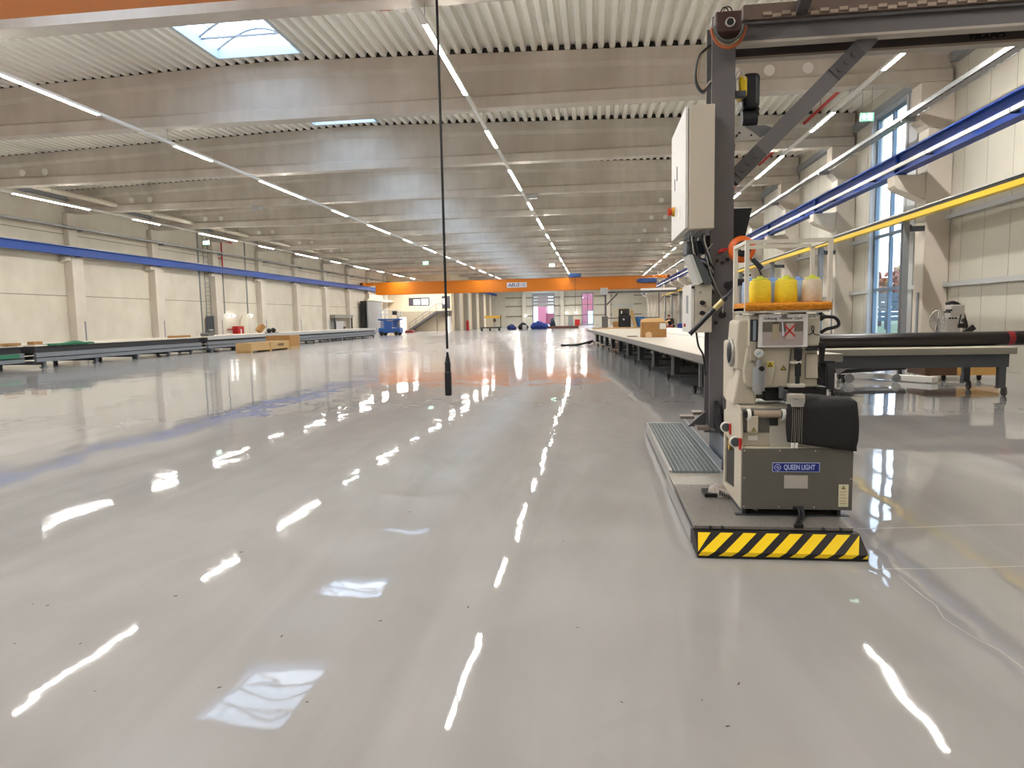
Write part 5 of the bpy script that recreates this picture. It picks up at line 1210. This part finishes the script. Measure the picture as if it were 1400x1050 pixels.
# ------------------------------------------------------------------ blue scissor lift
t = thing('scissor_lift', 'blue scissor lift parked at the end of the long left table', 'lift', (-22.9, 74.5, 0))
LB = mat('lift_blue', '24549a', .45)
MB().rbox(-24.2, -21.7, 74.0, 75.3, .3, .85, .04).build('chassis', LB, t)
for x in (-23.8, -22.1):
    for y in (73.95, 75.35): MB().cyl((x, y-.12, .24), (x, y+.12, .24), .24, 18).build('wheel', BLK, t)
m = MB()
for i in range(4):
    z = .9+.2*i
    for y in (74.15, 75.1): m.bar((-24.0, y, z), (-21.9, y, z+.2), .06, .1); m.bar((-21.9, y, z), (-24.0, y, z+.2), .06, .1)
m.build('scissor_arm', LB, t)
m = MB(); m.rbox(-24.2, -21.7, 74.0, 75.3, 1.72, 1.9, .03); m.build('platform', LB, t)
m = MB()
for x in (-24.15, -23.4, -22.6, -21.75):
    for y in (74.05, 75.25): m.cyl((x, y, 1.9), (x, y, 2.85), .035, 8)
for z in (2.4, 2.85):
    for y in (74.05, 75.25): m.cyl((-24.15, y, z), (-21.75, y, z), .03, 8)
    for x in (-24.15, -21.75): m.cyl((x, 74.05, z), (x, 75.25, z), .03, 8)
m.build('guard_rail', mat('rail_white_blue', 'aebccf', .4), t)
m = MB(); m.rbox(-22.5, -22.0, 73.9, 74.2, 2.3, 2.75, .05); m.build('control_box', BLKP, t)
m = MB(); m.box(-23.5, -22.6, 73.98, 74.0, .5, 1.6); m.build('cover_panel', LB, t)

# ------------------------------------------------------------------ clutter at the far end
t = thing('yellow_trolley', 'yellow topped machine trolley on black wheels at the far left', 'trolley', (-14.5, 95, 0))
m = MB(); m.box(-16.0, -13.0, 94.5, 95.8, .35, .5); m.build('deck', BLKP, t)
for x in (-15.8, -14.6, -13.3): MB().cyl((x, 94.5, .17), (x, 94.7, .17), .17, 14).build('wheel', BLK, t)
MB().rbox(-15.2, -14.2, 94.7, 95.5, .5, 1.7, .04).build('body', mat('trolley_body', 'b2a78f', .5), t)
MB().box(-15.4, -13.1, 94.7, 95.5, 1.75, 2.1).build('top_cover', mat('trolley_yellow', 'd8ac3a', .5), t)
m = MB(); m.box(-13.15, -13.05, 94.7, 94.8, .5, 2.2); m.cyl((-14.0, 94.75, 1.45), (-14.0, 94.9, 1.45), .25, 14); m.build('winder', mat('winder_brown', '55402c', .5), t)
def bag(x0, x1, y, h, m_, label, cat='bag', name='material_bag'):
    mb = MB(); random.seed(int(abs(x0)*10)); n = int((x1-x0)/.16)
    for i in range(n):
        f = (i+.5)/n; hh = h*(.72+.28*math.sin(PI*min(1, max(0, f*1.1))))*random.uniform(.8, 1)
        mb.ball((x0+.25+(x1-x0-.5)*f, y+random.uniform(-.25, .25), hh*.45), .3, sub=2, jit=.07, sc=(1.1, 1.2, hh*.5/.3*.9))
    return tag(mb.build(name, m_), label, cat)
bag(-12.4, -11.0, 96, 1.0, mat('bag_navy', '1d2b63', .7), 'navy bag beside the yellow topped trolley')
bag(-10.9, -9.4, 97, 1.25, mat('bag_black', '17181c', .7), 'black bag between the navy bag and the blue heap')
bag(-9.2, -6.6, 98, 1.45, mat('bag_blue', '203a86', .7), 'blue bag heap left of the dock door view')
tag(MB().rbox(-10.1, -9.5, 95.2, 95.7, 0, .7, .08).build('white_sack', mat('sack_grey', 'a9a7a5', .7)), 'small pale sack in front of the black bag', 'sack')
tag(MB().rbox(-6.6, -2.2, 97, 97.8, .05, .45, .05).build('steel_beam', mat('rust_brown', '6a4a42', .7, noise=.3, nscale=3)), 'brown steel beam lying before the dock door', 'beam')
bag(-6.35, -5.6, 98.4, 1.9, mat('bundle_dark', '1f2a3c', .7), 'dark upright bundle behind the brown steel beam', 'bundle', 'dark_bundle')
tag(MB().rbox(-3.9, -2.9, 138.6, 139.2, 0, 1.25, .04).build('red_cabinet', RED), 'red cabinet at the far wall beside the grey door', 'cabinet')
for i, (x, z) in enumerate(((-5.6, 2.6), (-3.7, 2.6), (-14.0, 2.2))):
    tag(MB().ball((x, YF-.5 if i < 2 else YF-.75, z), .18).build('wall_lamp', LAMPW), 'small glowing lamp %s' % ('above the left of the grey far door', 'above the right of the grey far door', 'on the column left of the dock door')[i], 'lamp')

# ------------------------------------------------------------------ signs, sensors, alarms
def exit_sign(x, y, z, w, label, ztop_):
    t = thing('exit_sign', label, 'exit sign', (x, y, z), group='green exit signs')
    h = w*.62
    MB().box(x-w/2, x+w/2, y, y+.06, z-h/2, z+h/2).build('panel', EXITG, t)
    m = MB(); m.box(x+w*.06, x+w*.36, y-.004, y, z-h*.34, z+h*.34); m.build('door_symbol', EXITW, t)
    m = MB(); m.cyl((x+w*.2, y-.008, z+h*.18), (x+w*.2, y-.004, z+h*.18), h*.06, 10); m.bar((x+w*.22, y-.006, z+h*.1), (x+w*.17, y-.006, z-h*.1), .004, h*.1); m.bar((x+w*.17, y-.006, z-h*.1), (x+w*.24, y-.006, z-h*.28), .004, h*.07); m.build('running_figure', EXITG, t)
    m = MB(); c = Vector((x-w*.22, y-.004, z)); r = h*.33
    m.prism([c+Vector((-r, 0, 0)), c+Vector((0, 0, -r)), c+Vector((r, 0, 0)), c+Vector((0, 0, r))], (0, .004, 0)); m.build('arrow_symbol', EXITW, t)
    m = MB()
    for s in (-1, 1): m.cyl((x+s*w*.35, y+.03, z+h/2), (x+s*w*.35, y+.03, ztop_), .006, 6)
    m.build('suspension', STEEL, t)
exit_sign(8.05, 21.7, 7.33, .38, 'green exit sign hanging near the tall right window', 8.2)
exit_sign(-26.3, 43.95, 7.2, .45, 'green exit sign hanging near the left wall', 8.2)
exit_sign(-16.6, 66.4, 7.3, .6, 'distant exit sign left of the hanging black cable', 8.2)
exit_sign(-4.5, 73.8, 7.3, .6, 'distant exit sign beside the third light line', 8.2)
for x, lab in ((-3.2, 'beside the third light line'), (-18.8, 'left of the second light line')):
    tag(MB().rbox(x-.22, x+.22, 36.55, 36.95, 7.98, 8.19, .02).build('sensor_box', LGREY), 'grey sensor box under the fourth roof beam '+lab, 'sensor')
m = MB(); m.rbox(-5.5, -5.2, 17.75, 17.95, 9.66, 9.9, .02); tag(m.build('fire_alarm', RED), 'small red fire alarm on the roof deck', 'alarm')
m = MB(); m.lathe((-5.0, 18.3, 9.78), [(.05, 0), (.12, .03), (.12, .1)], 16); tag(m.build('smoke_detector', WHITE), 'white smoke detector beside the red fire alarm', 'smoke detector')
m = MB(); m.lathe((-15.2, 17.6, 9.78), [(.05, 0), (.12, .03), (.12, .13)], 16); tag(m.build('smoke_detector', WHITE), 'white smoke detector on the deck at the upper left', 'smoke detector')
# pale drain pipes under the roof at the left
for k in range(2, 8):
    m = MB(); m.cyl((-27.2, by(k)+1.6, 8.55), (-27.2, by(k+1)-.001, 8.55), .14, 14)
    for y in (by(k)+2.6, by(k+1)-1.2): m.cyl((-27.2, y, 8.69), (-27.2, y, ztop(-27.2)), .015, 6)
    tag(m.build('drain_pipe', mat('pipe_pale', 'c5bdab', .45)), 'pale pipe under the roof at the left, before the %s beam' % ORD[k+1], 'pipe', 'pale pipes under the roof')
for k in range(1, 6):
    m = MB(); m.cyl((8.4, by(k)+.501, 9.15), (8.4, by(k+1)-.001, 9.15), .06, 10)
    for yy in (by(k)+2, by(k)+5.5): m.cyl((8.4, yy, 9.2), (8.4, yy, ztop(8.4)-.005), .012, 6)
    tag(m.build('sprinkler_pipe', RED), 'red sprinkler pipe under the roof at the right, after the %s beam' % ORD[k], 'pipe', 'red sprinkler pipes')

# debris chips on the floor
random.seed(21)
CH = mat('chip_brown', '4a3b30', .8)
chip = MB(); chip.rbox(-.014, .014, -.004, .004, 0, .004, .0015); c0 = chip.build('debris_chip', CH, local=True)
tag(c0, 'tiny dark wood chip lying on the grey floor', 'debris', 'wood chips on the floor')
spots = [(45, 826), (65, 828), (190, 705), (385, 870), (300, 940), (130, 945), (520, 849), (240, 815), (20, 880), (560, 700), (640, 830), (960, 957), (995, 993), (1010, 935), (850, 960), (790, 858), (770, 740), (110, 880), (420, 960), (330, 755)]
for i, (x, y) in enumerate(spots):
    d_ = CR*(x-700)+CU*(525-y)+_fw*F_PX; p = CAMP+d_*(-HC/d_.z)
    o = c0 if i == 0 else c0.copy()
    if i: COL.objects.link(o)
    s = random.uniform(.4, .8); o.location = (p.x, p.y, 0); o.rotation_euler = (0, 0, random.uniform(0, PI)); o.scale = (s, s, s)

# ------------------------------------------------------------------ outside
tag(MB().box(XR+.3, 200, -60, 220, -.35, -.1).build('lawn', mat('grass', '4d5c3a', .9, noise=.3, nscale=1.5)), 'green lawn outside the tall right window', 'lawn', kind='structure')
tag(MB().box(-120, XR+.25, YF+.3, 320, -.35, -.1).build('yard', mat('asphalt', '5f7186', .8)), 'yard outside the far end wall', 'yard', kind='structure')
t = thing('factory_building', 'red factory building outside the far wall', 'building', (-6, 190, -.1))
MB().box(-15.3, -13.2, 186, 196, -.1, 9).box(-7, 3.5, 186, 196, -.1, 12).box(-13.2, -7, 190, 196, -.1, 3).build('facade', mat('facade_red', '96525e', .6), t)
MB().box(-18.6, -15.4, 187, 196, -.1, 8).build('white_wing', WHITE, t)
tag(MB().rbox(-1.6, 1.8, 172, 175, -.1, 3.2, .2).build('white_van', WHITE), 'white van parked outside the far window', 'van')
def tree(x, y, h, r, m_, label):
    t = thing('tree', label, 'tree', (x, y, -.1), group='trees outside the window'); random.seed(int(x*7+y))
    MB().cyl((x, y, -.1), (x, y, h*.6), .2, 10, r2=.09).build('trunk', mat('bark', '4a3c32', .9), t)
    m = MB()
    for i in range(110):
        a = random.uniform(0, 2*PI); q = random.random()**.5*r; z = h*.62+random.uniform(-.42, .36)*h*(1-.5*q/r)
        m.ball((x+q*math.cos(a), y+q*math.sin(a), z), random.uniform(.18, .42), sub=1, jit=.3)
    m.build('foliage', m_, t)
AUT = mat('foliage_autumn', '7d5040', .9, noise=.4, nscale=3); GRN = mat('foliage_green', '53624a', .9, noise=.4, nscale=3); TEAL = mat('foliage_blue_green', '4f6b70', .9, noise=.4, nscale=3)
tree(33.2, 84, 7.0, 2.6, AUT, 'rust coloured tree outside, left in the tall window'); tree(36.0, 84.5, 7.4, 2.3, mat('foliage_ochre', '8a7350', .9, noise=.4, nscale=3), 'ochre tree outside, right in the tall window')
tree(36.5, 96, 6.6, 2.5, GRN, 'dark green tree outside behind the rust coloured one'); tree(42.5, 97, 7.2, 2.4, TEAL, 'blue-green tree outside behind the ochre one')
t = thing('timber_fence', 'dark slatted timber fence outside the tall right window', 'fence', (28, 68, -.1))
m = MB()
for z in (.9, 1.35, 1.8, 2.25, 2.7, 3.15): m.bar((24.5, 68, z), (32, 68, z), .08, .4)
m.build('slats', mat('fence_dark', '46525c', .8), t)
for i in range(6): s = i/5; m = MB(); m.box(24.5+7.4*s-.08, 24.5+7.4*s+.08, 68.05, 68.2, -.1, 3.3); m.build('post', mat('fence_post', '3b444b', .8), t)

# ------------------------------------------------------------------ world
W = bpy.data.worlds.new('overcast_sky'); S.world = W; W.use_nodes = True
nt = W.node_tree; bg = nt.nodes['Background']
tc = nt.nodes.new('ShaderNodeTexCoord'); sx = nt.nodes.new('ShaderNodeSeparateXYZ'); rp = nt.nodes.new('ShaderNodeValToRGB')
rp.color_ramp.elements[0].position = 0; rp.color_ramp.elements[0].color = (.78, .88, 1, 1)
rp.color_ramp.elements[1].position = .8; rp.color_ramp.elements[1].color = (.62, .78, 1, 1)
nt.links.new(tc.outputs['Generated'], sx.inputs[0]); nt.links.new(sx.outputs['Z'], rp.inputs['Fac']); nt.links.new(rp.outputs['Color'], bg.inputs['Color'])
bg.inputs['Strength'].default_value = 6

S.view_settings.view_transform = 'Standard'; S.view_settings.look = 'None'; S.view_settings.exposure = 0; S.view_settings.gamma = 1
S.view_settings.use_curve_mapping = False
S.cycles.max_bounces = 8; S.cycles.diffuse_bounces = 5; S.cycles.glossy_bounces = 4; S.cycles.transparent_max_bounces = 12
S.cycles.use_denoising = True; S.cycles.sample_clamp_indirect = 8
